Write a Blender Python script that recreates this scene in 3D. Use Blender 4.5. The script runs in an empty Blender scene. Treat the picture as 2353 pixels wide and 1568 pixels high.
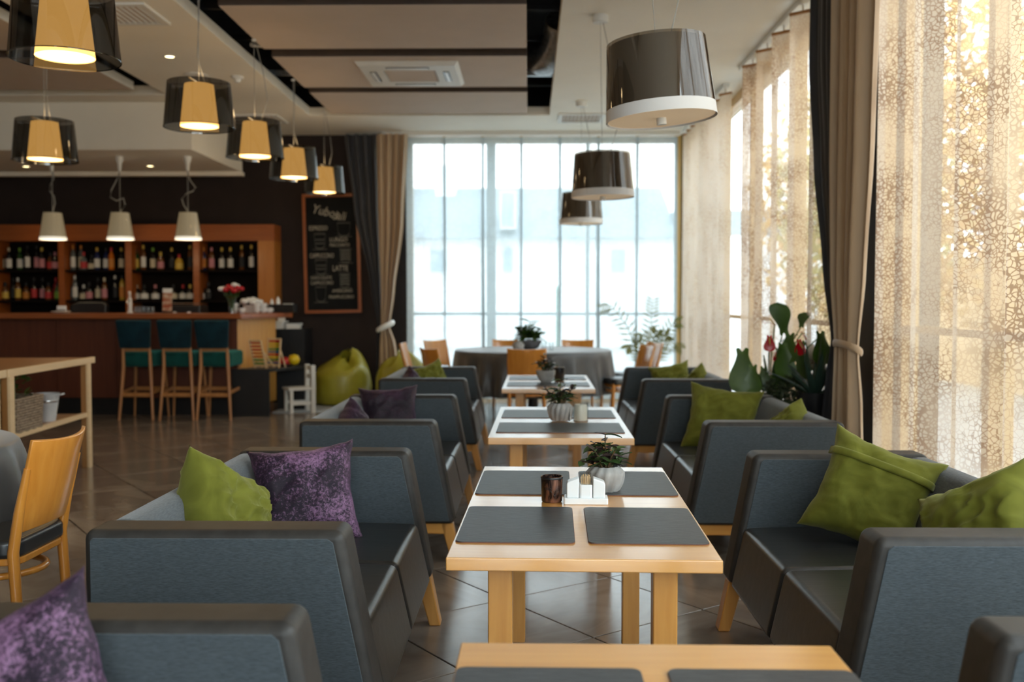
import bpy, bmesh, math, random
from mathutils import Vector, Matrix, noise, Euler
random.seed(7)
SC = bpy.context.scene
COL = SC.collection
R = math.radians
PI = math.pi

# ---------------------------------------------------------------- camera
CAM_H = 1.30
F = 2288.0
YAW = math.atan(38.5 / F)
PITCH = math.atan(90.0 / F)
cd = bpy.data.cameras.new('camera')
cam = bpy.data.objects.new('camera', cd)
COL.objects.link(cam)
cam.location = (0, 0, CAM_H)
cam.rotation_euler = (PI / 2 - PITCH, 0, YAW)
cd.sensor_width = 36.0
cd.lens = 36.0 * F / 2353.0
cd.clip_start = 0.05
cd.clip_end = 200
cd.dof.use_dof = True
cd.dof.focus_distance = 3.15
cd.dof.aperture_fstop = 2.6
SC.camera = cam
CAMR = Euler((PI / 2 - PITCH, 0, YAW)).to_matrix()


def at(u, v, y=None, z=None, x=None):
    """world point of a photo pixel at a known depth / height / side"""
    d = CAMR @ Vector(((u - 1176.5) / F, -(v - 784.0) / F, -1.0))
    if y is not None:
        t = y / d.y
    elif z is not None:
        t = (z - CAM_H) / d.z
    else:
        t = x / d.x
    return Vector((d.x * t, d.y * t, CAM_H + d.z * t))


# ---------------------------------------------------------------- world, exposure
w = bpy.data.worlds.new('overcast_sky')
SC.world = w
w.use_nodes = True
nt = w.node_tree
bg = nt.nodes['Background']
tc = nt.nodes.new('ShaderNodeTexCoord')
sep = nt.nodes.new('ShaderNodeSeparateXYZ')
rp = nt.nodes.new('ShaderNodeValToRGB')
rp.color_ramp.elements[0].position = 0.0
rp.color_ramp.elements[0].color = (0.92, 0.97, 1.0, 1)
rp.color_ramp.elements[1].position = 1.0
rp.color_ramp.elements[1].color = (0.80, 0.90, 1.0, 1)
nt.links.new(tc.outputs['Generated'], sep.inputs[0])
nt.links.new(sep.outputs['Z'], rp.inputs[0])
nt.links.new(rp.outputs[0], bg.inputs['Color'])
bg.inputs['Strength'].default_value = 13.0
SC.view_settings.view_transform = 'Standard'
SC.view_settings.look = 'None'
SC.view_settings.gamma = 1.0
SC.view_settings.use_curve_mapping = False
SC.view_settings.exposure = -0.5
SC.cycles.max_bounces = 7
SC.cycles.diffuse_bounces = 4
SC.cycles.glossy_bounces = 3
SC.cycles.transparent_max_bounces = 10
SC.cycles.transmission_bounces = 6
SC.cycles.use_adaptive_sampling = True
SC.cycles.adaptive_threshold = 0.025
SC.cycles.caustics_reflective = False
SC.cycles.caustics_refractive = False
SC.cycles.sample_clamp_indirect = 4.0


def portal(loc, rot, sx, sy):
    l = bpy.data.lights.new('window_portal', 'AREA')
    l.shape = 'RECTANGLE'
    l.size, l.size_y = sx, sy
    l.cycles.is_portal = True
    o = bpy.data.objects.new('window_portal', l)
    COL.objects.link(o)
    o.location, o.rotation_euler = loc, rot


portal((0.2, 13.42, 1.75), (-PI / 2, 0, 0), 3.7, 3.5)         # end window, light travels to -Y
portal((2.36, 1.0, 1.75), (0, PI / 2, 0), 3.5, 10.0)          # long side window, light travels to -X
portal((2.36, 10.05, 1.75), (0, PI / 2, 0), 3.5, 6.3)
portal((0.3, -4.28, 1.75), (PI / 2, 0, 0), 3.8, 3.5)         # window behind the camera, light travels to +Y


# ---------------------------------------------------------------- mesh helpers
class MB:
    def __init__(s):
        s.v, s.f, s.uv = [], [], None

    def add(s, vs, fs):
        n = len(s.v)
        s.v += [tuple(p) for p in vs]
        s.f += [tuple(i + n for i in f) for f in fs]
        return s

    def box(s, x0, y0, z0, x1, y1, z1):
        return s.add([(x0, y0, z0), (x1, y0, z0), (x1, y1, z0), (x0, y1, z0), (x0, y0, z1), (x1, y0, z1), (x1, y1, z1), (x0, y1, z1)],
                     [(3, 2, 1, 0), (4, 5, 6, 7), (0, 1, 5, 4), (1, 2, 6, 5), (2, 3, 7, 6), (3, 0, 4, 7)])

    def hexa(s, lo, hi):
        """lower quad and upper quad, both counter-clockwise from above"""
        return s.add(list(lo) + list(hi), [(3, 2, 1, 0), (4, 5, 6, 7), (0, 1, 5, 4), (1, 2, 6, 5), (2, 3, 7, 6), (3, 0, 4, 7)])

    def prism(s, prof, a, b, axis='y'):
        """extrude a 2-D outline between a and b along an axis"""
        n = len(prof)
        def P(p, t):
            return {'y': (p[0], t, p[1]), 'z': (p[0], p[1], t), 'x': (t, p[0], p[1])}[axis]
        vs = [P(p, a) for p in prof] + [P(p, b) for p in prof]
        fs = [tuple(range(n)), tuple(range(2 * n - 1, n - 1, -1))]
        fs += [(i, i + n, (i + 1) % n + n, (i + 1) % n) for i in range(n)]
        return s.add(vs, fs)

    def lathe(s, prof, seg=24, c=(0, 0, 0), sx=1.0, sy=1.0, cap=True):
        n = len(prof)
        vs, fs = [], []
        for k in range(seg):
            a = 2 * PI * k / seg
            for r, z in prof:
                vs.append((c[0] + r * math.cos(a) * sx, c[1] + r * math.sin(a) * sy, c[2] + z))
        for k in range(seg):
            k2 = (k + 1) % seg
            for i in range(n - 1):
                fs.append((k * n + i, k2 * n + i, k2 * n + i + 1, k * n + i + 1))
        if cap:
            if prof[0][0] > 1e-5:
                fs.append(tuple(k * n for k in range(seg - 1, -1, -1)))
            if prof[-1][0] > 1e-5:
                fs.append(tuple(k * n + n - 1 for k in range(seg)))
        return s.add(vs, fs)

    def tube(s, pts, r, seg=8, flat=1.0):
        pts = [Vector(p) for p in pts]
        n = len(pts)
        rr = r if isinstance(r, (list, tuple)) else [r] * n
        vs, fs = [], []
        up = Vector((0, 0, 1))
        for i, p in enumerate(pts):
            d = (pts[min(i + 1, n - 1)] - pts[max(i - 1, 0)]).normalized()
            a = d.cross(up if abs(d.z) < 0.95 else Vector((1, 0, 0))).normalized()
            b = d.cross(a)
            for k in range(seg):
                t = 2 * PI * k / seg
                vs.append(p + a * math.cos(t) * rr[i] + b * math.sin(t) * rr[i] * flat)
        for i in range(n - 1):
            for k in range(seg):
                k2 = (k + 1) % seg
                fs.append((i * seg + k, i * seg + k2, (i + 1) * seg + k2, (i + 1) * seg + k))
        fs.append(tuple(range(seg - 1, -1, -1)))
        fs.append(tuple((n - 1) * seg + k for k in range(seg)))
        return s.add(vs, fs)

    def grid(s, fn, nu, nv):
        vs = [fn(i / nu, j / nv) for j in range(nv + 1) for i in range(nu + 1)]
        fs = [(j * (nu + 1) + i, j * (nu + 1) + i + 1, (j + 1) * (nu + 1) + i + 1, (j + 1) * (nu + 1) + i) for j in range(nv) for i in range(nu)]
        return s.add(vs, fs)

    def bar(s, p, q, wx, wy=None):
        """square bar between two points"""
        wy = wy or wx
        p, q = Vector(p), Vector(q)
        d = (q - p).normalized()
        a = d.cross(Vector((0, 0, 1)) if abs(d.z) < 0.95 else Vector((0, 1, 0))).normalized() * wx / 2
        b = d.cross(a.normalized()) * wy / 2
        vs = [p - a - b, p + a - b, p + a + b, p - a + b, q - a - b, q + a - b, q + a + b, q - a + b]
        return s.add(vs, [(3, 2, 1, 0), (4, 5, 6, 7), (0, 1, 5, 4), (1, 2, 6, 5), (2, 3, 7, 6), (3, 0, 4, 7)])


def make_mesh(name, mb, mat, bevel=0, seg=2, smooth=None, fixn=True, tri=False):
    me = bpy.data.meshes.new(name)
    me.from_pydata([tuple(p) for p in mb.v], [], mb.f)
    if fixn or bevel:
        bm = bmesh.new()
        bm.from_mesh(me)
        if fixn:
            bmesh.ops.recalc_face_normals(bm, faces=bm.faces)
        if bevel:
            es = [e for e in bm.edges if len(e.link_faces) == 2 and e.calc_face_angle(0) > R(28)]
            bmesh.ops.bevel(bm, geom=es, offset=bevel, segments=seg, profile=0.5, affect='EDGES', clamp_overlap=True)
        bm.to_mesh(me)
        bm.free()
    if smooth is None:
        smooth = bool(bevel) and seg > 1
    if smooth:
        me.polygons.foreach_set('use_smooth', [True] * len(me.polygons))
        me.set_sharp_from_angle(angle=R(50 if smooth is True else smooth))
    me.materials.append(mat)
    return me


def link(name, me, parent=None, loc=None, rot=None, scale=None):
    o = bpy.data.objects.new(name, me)
    COL.objects.link(o)
    if parent:
        o.parent = parent
    if loc is not None:
        o.location = loc
    if rot is not None:
        o.rotation_euler = rot
    if scale is not None:
        o.scale = scale
    return o


def obj(name, mb, mat, parent=None, **k):
    o = link(name, make_mesh(name, mb, mat, **k), parent)
    if k.get('bevel') and k.get('seg', 2) > 1:
        wn = o.modifiers.new('weighted', 'WEIGHTED_NORMAL')
        wn.keep_sharp = True
    return o


def tag(o, label, cat, group=None):
    o['label'] = label
    o['category'] = cat
    if group:
        o['group'] = group
    return o


def thing(name, label, cat, loc=(0, 0, 0), rz=0.0, group=None, rot=None):
    o = bpy.data.objects.new(name, None)
    o.empty_display_size = 0.1
    COL.objects.link(o)
    o.location = loc
    o.rotation_euler = rot or (0, 0, rz)
    return tag(o, label, cat, group)


def struct(o, label=None):
    o['kind'] = 'structure'
    if label:
        o['label'] = label
    return o


KIDS = {}


def children(o):
    return [c for c in bpy.data.objects if c.parent == o]


def copy_tree(o, loc, rz, label, group=None, scale=None, rot=None):
    if o.name not in KIDS:
        KIDS[o.name] = [(c, children(c)) for c in children(o)]
    n = o.copy()
    COL.objects.link(n)
    n.location = loc
    n.rotation_euler = rot or (0, 0, rz)
    if scale:
        n.scale = scale
    n['label'] = label
    if group:
        n['group'] = group
    for c, subs in KIDS[o.name]:
        k = c.copy()
        COL.objects.link(k)
        k.parent = n
        for g in subs:
            h = g.copy()
            COL.objects.link(h)
            h.parent = k
    return n


# ---------------------------------------------------------------- materials
def new_mat(name):
    m = bpy.data.materials.new(name)
    m.use_nodes = True
    t = m.node_tree
    return m, t, t.nodes['Principled BSDF'], t.nodes['Material Output']


def pmat(name, c1, c2=None, rough=0.5, metal=0.0, scale=6.0, stretch=(1, 1, 1), rot=(0, 0, 0), detail=4.0, dist=0.0, lo=0.35, hi=0.65,
         bump=0.0, bscale=None, coat=0.0, crough=0.15, sheen=0.0, spec=0.5, rvar=0.0, emit=None, estr=0.0, coords='Object', sub=0.0, stint=None):
    m, t, b, out = new_mat(name)
    b.inputs['Roughness'].default_value = rough
    b.inputs['Metallic'].default_value = metal
    b.inputs['Specular IOR Level'].default_value = spec
    b.inputs['Coat Weight'].default_value = coat
    b.inputs['Coat Roughness'].default_value = crough
    b.inputs['Sheen Weight'].default_value = sheen
    if stint:
        b.inputs['Sheen Tint'].default_value = (*stint, 1)
    b.inputs['Base Color'].default_value = (*c1, 1)
    if emit:
        b.inputs['Emission Color'].default_value = (*emit, 1)
        b.inputs['Emission Strength'].default_value = estr
    if c2 or bump:
        tcn = t.nodes.new('ShaderNodeTexCoord')
        mp = t.nodes.new('ShaderNodeMapping')
        mp.inputs['Scale'].default_value = stretch
        mp.inputs['Rotation'].default_value = rot
        nz = t.nodes.new('ShaderNodeTexNoise')
        nz.inputs['Scale'].default_value = scale
        nz.inputs['Detail'].default_value = detail
        nz.inputs['Distortion'].default_value = dist
        t.links.new(tcn.outputs[coords], mp.inputs[0])
        t.links.new(mp.outputs[0], nz.inputs['Vector'])
        if c2:
            r = t.nodes.new('ShaderNodeValToRGB')
            r.color_ramp.elements[0].position, r.color_ramp.elements[1].position = lo, hi
            r.color_ramp.elements[0].color, r.color_ramp.elements[1].color = (*c1, 1), (*c2, 1)
            t.links.new(nz.outputs['Fac'], r.inputs[0])
            t.links.new(r.outputs[0], b.inputs['Base Color'])
        if rvar:
            mr = t.nodes.new('ShaderNodeMapRange')
            mr.inputs['To Min'].default_value, mr.inputs['To Max'].default_value = rough - rvar, rough + rvar
            t.links.new(nz.outputs['Fac'], mr.inputs[0])
            t.links.new(mr.outputs[0], b.inputs['Roughness'])
        if bump:
            src = nz
            if bscale:
                src = t.nodes.new('ShaderNodeTexNoise')
                src.inputs['Scale'].default_value = bscale
                src.inputs['Detail'].default_value = 3
                t.links.new(mp.outputs[0], src.inputs['Vector'])
            bp = t.nodes.new('ShaderNodeBump')
            bp.inputs['Strength'].default_value = bump
            bp.inputs['Distance'].default_value = 0.01
            t.links.new(src.outputs['Fac'], bp.inputs['Height'])
            t.links.new(bp.outputs[0], b.inputs['Normal'])
    return m


def wood(name, a, b, grain='y', scale=7.0, rough=0.38, coat=0.25, crough=0.2):
    st = {'x': (0.35, 5, 5), 'y': (5, 0.35, 5), 'z': (5, 5, 0.35)}[grain]
    return pmat(name, a, b, rough=rough, scale=scale, stretch=st, detail=6, dist=0.6, lo=0.25, hi=0.75, coat=coat, crough=crough)


def glassy(name, tint, gloss=0.08, rough=0.02):
    """thin clear sheet: coloured transmission plus a mirror sheen"""
    m, t, b, out = new_mat(name)
    t.nodes.remove(b)
    tr = t.nodes.new('ShaderNodeBsdfTransparent')
    tr.inputs[0].default_value = (*tint, 1)
    gl = t.nodes.new('ShaderNodeBsdfGlossy')
    gl.inputs['Roughness'].default_value = rough
    fr = t.nodes.new('ShaderNodeFresnel')
    ge = t.nodes.new('ShaderNodeNewGeometry')
    io = t.nodes.new('ShaderNodeMapRange')          # same reflectance on both faces of the sheet
    io.inputs[3].default_value, io.inputs[4].default_value = 1.5, 1 / 1.5
    t.links.new(ge.outputs['Backfacing'], io.inputs[0])
    t.links.new(io.outputs[0], fr.inputs[0])
    ad = t.nodes.new('ShaderNodeMath')
    ad.operation = 'ADD'
    ad.inputs[1].default_value = gloss
    mx = t.nodes.new('ShaderNodeMixShader')
    t.links.new(fr.outputs[0], ad.inputs[0])
    t.links.new(ad.outputs[0], mx.inputs[0])
    t.links.new(tr.outputs[0], mx.inputs[1])
    t.links.new(gl.outputs[0], mx.inputs[2])
    t.links.new(mx.outputs[0], out.inputs[0])
    return m


def cloth_sheer(name, cell, line, t_cell, t_line, scale=22.0, trans=0.6):
    """printed voile: see-through cells between denser crackle lines, coordinates in metres from the UV map"""
    m, t, b, out = new_mat(name)
    t.nodes.remove(b)
    N = t.nodes.new
    L = t.links.new
    uv = N('ShaderNodeUVMap')
    nz = N('ShaderNodeTexNoise')
    nz.inputs['Scale'].default_value = 14
    mixv = N('ShaderNodeMix')
    mixv.data_type = 'VECTOR'
    mixv.inputs[0].default_value = 0.035
    L(uv.outputs[0], nz.inputs['Vector'])
    L(uv.outputs[0], mixv.inputs[4])
    L(nz.outputs['Color'], mixv.inputs[5])
    vo = N('ShaderNodeTexVoronoi')
    vo.feature = 'DISTANCE_TO_EDGE'
    vo.inputs['Scale'].default_value = scale
    L(mixv.outputs[1], vo.inputs['Vector'])
    big = N('ShaderNodeTexNoise')
    big.inputs['Scale'].default_value = 3.2
    big.inputs['Detail'].default_value = 3
    L(uv.outputs[0], big.inputs['Vector'])
    wid = N('ShaderNodeMapRange')
    wid.inputs[1].default_value, wid.inputs[2].default_value = 0.35, 0.68
    wid.inputs[3].default_value, wid.inputs[4].default_value = 0.03, 0.20
    L(big.outputs['Fac'], wid.inputs[0])
    dv = N('ShaderNodeMath')
    dv.operation = 'DIVIDE'
    L(vo.outputs['Distance'], dv.inputs[0])
    L(wid.outputs[0], dv.inputs[1])
    ss = N('ShaderNodeMapRange')
    ss.interpolation_type = 'SMOOTHSTEP'
    ss.inputs[1].default_value, ss.inputs[2].default_value = 0.5, 1.1
    ss.inputs[3].default_value, ss.inputs[4].default_value = 1.0, 0.0
    L(dv.outputs[0], ss.inputs[0])
    big2 = N('ShaderNodeTexNoise')
    big2.inputs['Scale'].default_value = 1.7
    L(uv.outputs[0], big2.inputs['Vector'])
    pres = N('ShaderNodeMapRange')
    pres.inputs[1].default_value, pres.inputs[2].default_value = 0.38, 0.58
    pres.inputs[3].default_value, pres.inputs[4].default_value = 0.35, 1.0
    L(big2.outputs['Fac'], pres.inputs[0])
    ml = N('ShaderNodeMath')
    ml.operation = 'MULTIPLY'
    L(ss.outputs[0], ml.inputs[0])
    L(pres.outputs[0], ml.inputs[1])
    ss = ml
    col = N('ShaderNodeMix')
    col.data_type = 'RGBA'
    L(ss.outputs[0], col.inputs[0])
    col.inputs[6].default_value = (*cell, 1)
    col.inputs[7].default_value = (*line, 1)
    di = N('ShaderNodeBsdfDiffuse')
    tl = N('ShaderNodeBsdfTranslucent')
    L(col.outputs[2], di.inputs[0])
    L(col.outputs[2], tl.inputs[0])
    ms = N('ShaderNodeMixShader')
    ms.inputs[0].default_value = trans
    L(di.outputs[0], ms.inputs[1])
    L(tl.outputs[0], ms.inputs[2])
    tr = N('ShaderNodeBsdfTransparent')
    fac = N('ShaderNodeMapRange')
    fac.inputs[3].default_value, fac.inputs[4].default_value = 1 - t_cell, 1 - t_line
    L(ss.outputs[0], fac.inputs[0])
    mf = N('ShaderNodeMixShader')
    L(fac.outputs[0], mf.inputs[0])
    L(tr.outputs[0], mf.inputs[1])
    L(ms.outputs[0], mf.inputs[2])
    L(mf.outputs[0], out.inputs[0])
    return m


def emis(name, col, s):
    m, t, b, out = new_mat(name)
    t.nodes.remove(b)
    e = t.nodes.new('ShaderNodeEmission')
    e.inputs[0].default_value = (*col, 1)
    e.inputs[1].default_value = s
    t.links.new(e.outputs[0], out.inputs[0])
    return m


M = {}
M['tile'] = pmat('brown_grey_porcelain', (0.165, 0.130, 0.103), (0.275, 0.225, 0.183), rough=0.19, scale=1.6, stretch=(1, 2.2, 1), detail=6, dist=1.2, rvar=0.06, bump=0.02, spec=0.8)
M['grout'] = pmat('dark_grout', (0.025, 0.02, 0.018), (0.04, 0.033, 0.03), rough=0.9, scale=30)
M['cream'] = pmat('cream_plaster', (0.84, 0.79, 0.69), (0.87, 0.82, 0.72), rough=0.75, scale=2)
M['tan'] = pmat('taupe_panel', (0.54, 0.435, 0.35), (0.57, 0.46, 0.375), rough=0.8, scale=3)
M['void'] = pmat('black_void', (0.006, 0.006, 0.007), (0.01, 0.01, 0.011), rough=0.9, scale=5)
M['brownwall'] = pmat('dark_brown_paint', (0.021, 0.0140, 0.0122), (0.025, 0.0168, 0.0145), rough=0.75, scale=4, spec=0.25)
M['pier'] = pmat('brown_pier_paint', (0.040, 0.028, 0.022), (0.047, 0.033, 0.026), rough=0.7, scale=4)
M['plainwall'] = pmat('warm_wall_paint', (0.30, 0.25, 0.20), (0.33, 0.28, 0.22), rough=0.8, scale=3)
M['fabric'] = pmat('blue_grey_weave', (0.035, 0.045, 0.052), (0.070, 0.086, 0.097), rough=0.9, scale=1.0, stretch=(80, 80, 760), detail=5, lo=0.3, hi=0.7, bump=0.12, sheen=0.15, spec=0.25)
M['fabric_back'] = pmat('grey_weave_backrest', (0.060, 0.069, 0.076), (0.105, 0.118, 0.127), rough=0.9, scale=1.0, stretch=(200, 45, 300), detail=5, lo=0.3, hi=0.7, bump=0.1, sheen=0.25, spec=0.25)
M['leather'] = pmat('black_leather', (0.018, 0.019, 0.020), (0.026, 0.027, 0.028), rough=0.31, scale=1.0, stretch=(3, 26, 26), bump=0.07, bscale=None, spec=0.6)
M['trim'] = pmat('dark_brown_leather_trim', (0.026, 0.024, 0.022), (0.036, 0.033, 0.030), rough=0.48, scale=30, bump=0.03, bscale=150, spec=0.3)
M['oak'] = wood('honey_oak', (0.60, 0.27, 0.055), (0.70, 0.36, 0.09), 'x', 8, 0.33, 0.45, 0.16)
M['oak_top'] = wood('honey_oak_top', (0.60, 0.27, 0.055), (0.70, 0.35, 0.085), 'x', 8, 0.30, 1.0, 0.20)
M['oak_top'].node_tree.nodes['Principled BSDF'].inputs['Coat IOR'].default_value = 2.0
M['oak_leg'] = wood('honey_oak_leg', (0.52, 0.225, 0.042), (0.64, 0.31, 0.07), 'z', 8, 0.38, 0.3, 0.2)
M['mat'] = pmat('charcoal_placemat', (0.028, 0.030, 0.032), (0.050, 0.053, 0.055), rough=0.42, scale=1.0, stretch=(25, 160, 40), detail=5, bump=0.15, spec=0.5)
M['mat_edge'] = pmat('brown_mat_edge', (0.16, 0.055, 0.03), (0.20, 0.07, 0.04), rough=0.7, scale=20)
M['chairwood'] = wood('amber_beech', (0.55, 0.20, 0.025), (0.68, 0.29, 0.05), 'z', 5, 0.28, 0.6, 0.12)
M['pinewood'] = wood('pale_pine', (0.66, 0.46, 0.25), (0.74, 0.54, 0.31), 'y', 6, 0.45, 0.15)
M['brown_shade_wood'] = wood('brown_wood_and_leg_shade', (0.30, 0.13, 0.035), (0.38, 0.18, 0.055), 'z', 6, 0.5, 0.1)  # brown wood; on console legs, shade of the front put into the colour
M['barwood'] = wood('red_brown_veneer', (0.085, 0.018, 0.006), (0.125, 0.03, 0.010), 'z', 6, 0.5, 0.08)
M['bartop'] = wood('cherry_bar_top', (0.26, 0.062, 0.014), (0.36, 0.10, 0.022), 'x', 6, 0.35, 0.4)
M['barend_lit'] = wood('window_lit_veneer', (0.60, 0.27, 0.05), (0.70, 0.36, 0.085), 'z', 5, 0.4, 0.3)  # bar veneer with the end window's light put into a brighter gold
M['barshelf'] = wood('orange_cherry', (0.24, 0.056, 0.008), (0.33, 0.088, 0.014), 'x', 6, 0.4, 0.3)
M['shelfside_lit'] = wood('window_lit_cherry', (0.38, 0.125, 0.016), (0.48, 0.18, 0.03), 'z', 5, 0.4, 0.3)  # shelving cherry, window light on its side put into the colour
M['shelfback'] = pmat('dark_shelf_back', (0.006, 0.004, 0.003), (0.008, 0.005, 0.004), rough=0.9, scale=5, spec=0.1)
M['panel_edge'] = pmat('dark_brown_panel_edge', (0.075, 0.052, 0.042), (0.09, 0.063, 0.05), rough=0.8, scale=5)
M['stoolwood'] = wood('orange_brown_beech', (0.36, 0.15, 0.045), (0.46, 0.21, 0.07), 'z', 6, 0.35, 0.3)
M['teal'] = pmat('teal_velvet', (0.002, 0.012, 0.020), (0.004, 0.026, 0.040), rough=0.85, scale=5, dist=1, sheen=0.2, stint=(0.2, 0.7, 0.8), spec=0.2)
M['tealseat'] = pmat('green_teal_velvet', (0.003, 0.040, 0.034), (0.006, 0.072, 0.062), rough=0.85, scale=5, dist=1, sheen=0.3, stint=(0.2, 0.9, 0.8), spec=0.2)
M['green'] = pmat('olive_green_velvet', (0.100, 0.104, 0.009), (0.150, 0.155, 0.019), rough=0.8, scale=7, detail=3, dist=1.5, sheen=0.3, stint=(0.8, 0.82, 0.4), spec=0.2, bump=0.15)


def crushed(name, dark, light, lo, hi):
    """crushed velvet: fine ragged flecks gathered in larger brushed patches"""
    m, t, b, out = new_mat(name)
    N, L = t.nodes.new, t.links.new
    tcn = N('ShaderNodeTexCoord')
    n1, n2 = N('ShaderNodeTexNoise'), N('ShaderNodeTexNoise')
    n1.inputs['Scale'].default_value, n1.inputs['Detail'].default_value, n1.inputs['Roughness'].default_value, n1.inputs['Distortion'].default_value = 90, 8, 0.8, 0.4
    n2.inputs['Scale'].default_value, n2.inputs['Detail'].default_value = 7, 3
    ad = N('ShaderNodeMath')
    ad.operation = 'MULTIPLY_ADD'
    ad.inputs[1].default_value = 0.55
    r = N('ShaderNodeValToRGB')
    r.color_ramp.elements[0].position, r.color_ramp.elements[1].position = lo, hi
    r.color_ramp.elements[0].color, r.color_ramp.elements[1].color = (*dark, 1), (*light, 1)
    L(tcn.outputs['Object'], n1.inputs['Vector'])
    L(tcn.outputs['Object'], n2.inputs['Vector'])
    L(n2.outputs['Fac'], ad.inputs[0])
    L(n1.outputs['Fac'], ad.inputs[2])
    L(ad.outputs[0], r.inputs[0])
    L(r.outputs[0], b.inputs['Base Color'])
    bp = N('ShaderNodeBump')
    bp.inputs['Strength'].default_value, bp.inputs['Distance'].default_value = 0.35, 0.01
    L(n1.outputs['Fac'], bp.inputs['Height'])
    L(bp.outputs[0], b.inputs['Normal'])
    b.inputs['Roughness'].default_value = 0.5
    b.inputs['Sheen Weight'].default_value = 0.15
    b.inputs['Sheen Tint'].default_value = (0.8, 0.5, 0.8, 1)
    b.inputs['Specular IOR Level'].default_value = 0.3
    return m


M['purple'] = crushed('crushed_purple_velvet', (0.008, 0.0025, 0.011), (0.24, 0.125, 0.23), 0.765, 0.93)
M['purple_dark'] = crushed('dark_plum_velvet', (0.007, 0.003, 0.009), (0.055, 0.024, 0.05), 0.76, 1.0)
M['bean'] = pmat('lime_leatherette', (0.30, 0.27, 0.022), (0.36, 0.33, 0.035), rough=0.32, scale=4, spec=0.5)
M['white'] = pmat('white_ceramic', (0.80, 0.82, 0.82), rough=0.25)
M['offwhite'] = pmat('white_paint', (0.70, 0.69, 0.65), (0.74, 0.73, 0.69), rough=0.5, scale=5)
M['cord'] = pmat('pale_cable', (0.30, 0.29, 0.26), rough=0.5)
M['chrome'] = pmat('brushed_steel', (0.62, 0.62, 0.62), rough=0.25, metal=1.0)
M['duct'] = pmat('crinkled_foil', (0.35, 0.35, 0.35), (0.6, 0.6, 0.6), rough=0.35, metal=0.9, scale=25, bump=0.4)
M['black'] = pmat('black_lacquer', (0.006, 0.006, 0.007), (0.009, 0.009, 0.01), rough=0.4, scale=6)
M['darkglaze'] = pmat('charcoal_glaze', (0.012, 0.012, 0.014), (0.02, 0.02, 0.022), rough=0.3, scale=8)
M['stonepot'] = pmat('grey_stoneware', (0.30, 0.30, 0.29), (0.46, 0.45, 0.43), rough=0.8, scale=14, bump=0.2)
M['potribs'] = pmat('ribbed_grey_white_ceramic', (0.26, 0.252, 0.24), (0.42, 0.41, 0.39), rough=0.7, scale=12, bump=0.15)
M['slate'] = pmat('slate_grey_bowl', (0.10, 0.105, 0.115), (0.15, 0.155, 0.165), rough=0.7, scale=10)
M['soil'] = pmat('potting_soil', (0.02, 0.013, 0.009), (0.05, 0.03, 0.02), rough=0.95, scale=40, bump=0.5)
M['jade'] = pmat('jade_leaf', (0.030, 0.062, 0.016), (0.075, 0.125, 0.035), rough=0.35, scale=9)
M['jade_red'] = pmat('purple_jade_leaf', (0.022, 0.012, 0.014), (0.05, 0.03, 0.025), rough=0.35, scale=9)
M['stem'] = pmat('brown_stem', (0.07, 0.045, 0.02), (0.11, 0.07, 0.03), rough=0.8, scale=20)
M['leaf'] = pmat('deep_green_leaf', (0.03, 0.072, 0.008), (0.07, 0.14, 0.016), rough=0.4, scale=5)
M['agave'] = pmat('blue_green_succulent', (0.025, 0.055, 0.038), (0.05, 0.09, 0.06), rough=0.5, scale=6, stretch=(1, 1, 0.4))
M['bush'] = pmat('dark_fern', (0.010, 0.020, 0.005), (0.022, 0.040, 0.010), rough=0.7, scale=10)
M['palm'] = pmat('pale_palm_leaf', (0.14, 0.16, 0.045), (0.22, 0.24, 0.07), rough=0.6, scale=5)
M['red'] = pmat('red_spathe', (0.42, 0.004, 0.012), (0.55, 0.01, 0.02), rough=0.25, scale=6)
M['spadix'] = pmat('yellow_spadix', (0.55, 0.36, 0.07), rough=0.6)
M['charcoalcloth'] = pmat('charcoal_tablecloth', (0.032, 0.033, 0.035), (0.042, 0.043, 0.045), rough=0.6, scale=12, sheen=0.3, spec=0.5, coat=0.5, crough=0.3)
M['beige'] = pmat('beige_satin_drape', (0.40, 0.275, 0.165), (0.46, 0.325, 0.20), rough=0.6, scale=3, stretch=(1, 1, 0.1), sheen=0.3)
M['darkdrape'] = pmat('charcoal_satin_drape', (0.022, 0.022, 0.027), (0.035, 0.035, 0.042), rough=0.5, scale=3, stretch=(1, 1, 0.1), sheen=0.15)
M['goldframe'] = wood('golden_window_wood', (0.48, 0.27, 0.06), (0.58, 0.35, 0.095), 'z', 6, 0.4, 0.2)
M['whiteframe'] = pmat('white_window_frame', (0.72, 0.74, 0.74), rough=0.45)
M['glass'] = glassy('window_glass', (0.95, 0.98, 0.98), 0.0)
M['smoke'] = glassy('smoked_acrylic', (0.29, 0.25, 0.205), 0.05)
M['smokeclear'] = glassy('dark_smoked_acrylic', (0.20, 0.197, 0.19), 0.05)
M['clear'] = glassy('clear_glass', (0.85, 0.88, 0.88), 0.06)
M['liner'] = pmat('white_lamp_liner', (0.72, 0.70, 0.68), rough=0.6)
M['diffcream_glow'] = pmat('glowing_cream_diffuser', (0.75, 0.60, 0.43), rough=0.6, emit=(1.0, 0.72, 0.42), estr=0.25)  # faint glow put into the disc of an unlit lamp
M['sheer_white'] = cloth_sheer('white_voile', (0.40, 0.46, 0.475), (0.36, 0.41, 0.42), 0.24, 0.20, 12, 0.40)
M['sheer_pale'] = cloth_sheer('pale_warm_voile', (0.66, 0.60, 0.53), (0.46, 0.38, 0.30), 0.32, 0.16, 40, 0.55)
M['sheer_tan'] = cloth_sheer('cream_crackle_voile', (0.72, 0.60, 0.475), (0.33, 0.22, 0.15), 0.34, 0.10, 50, 0.45)  # cream cloth with golden sunlight put into the warmer cell colour
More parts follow.
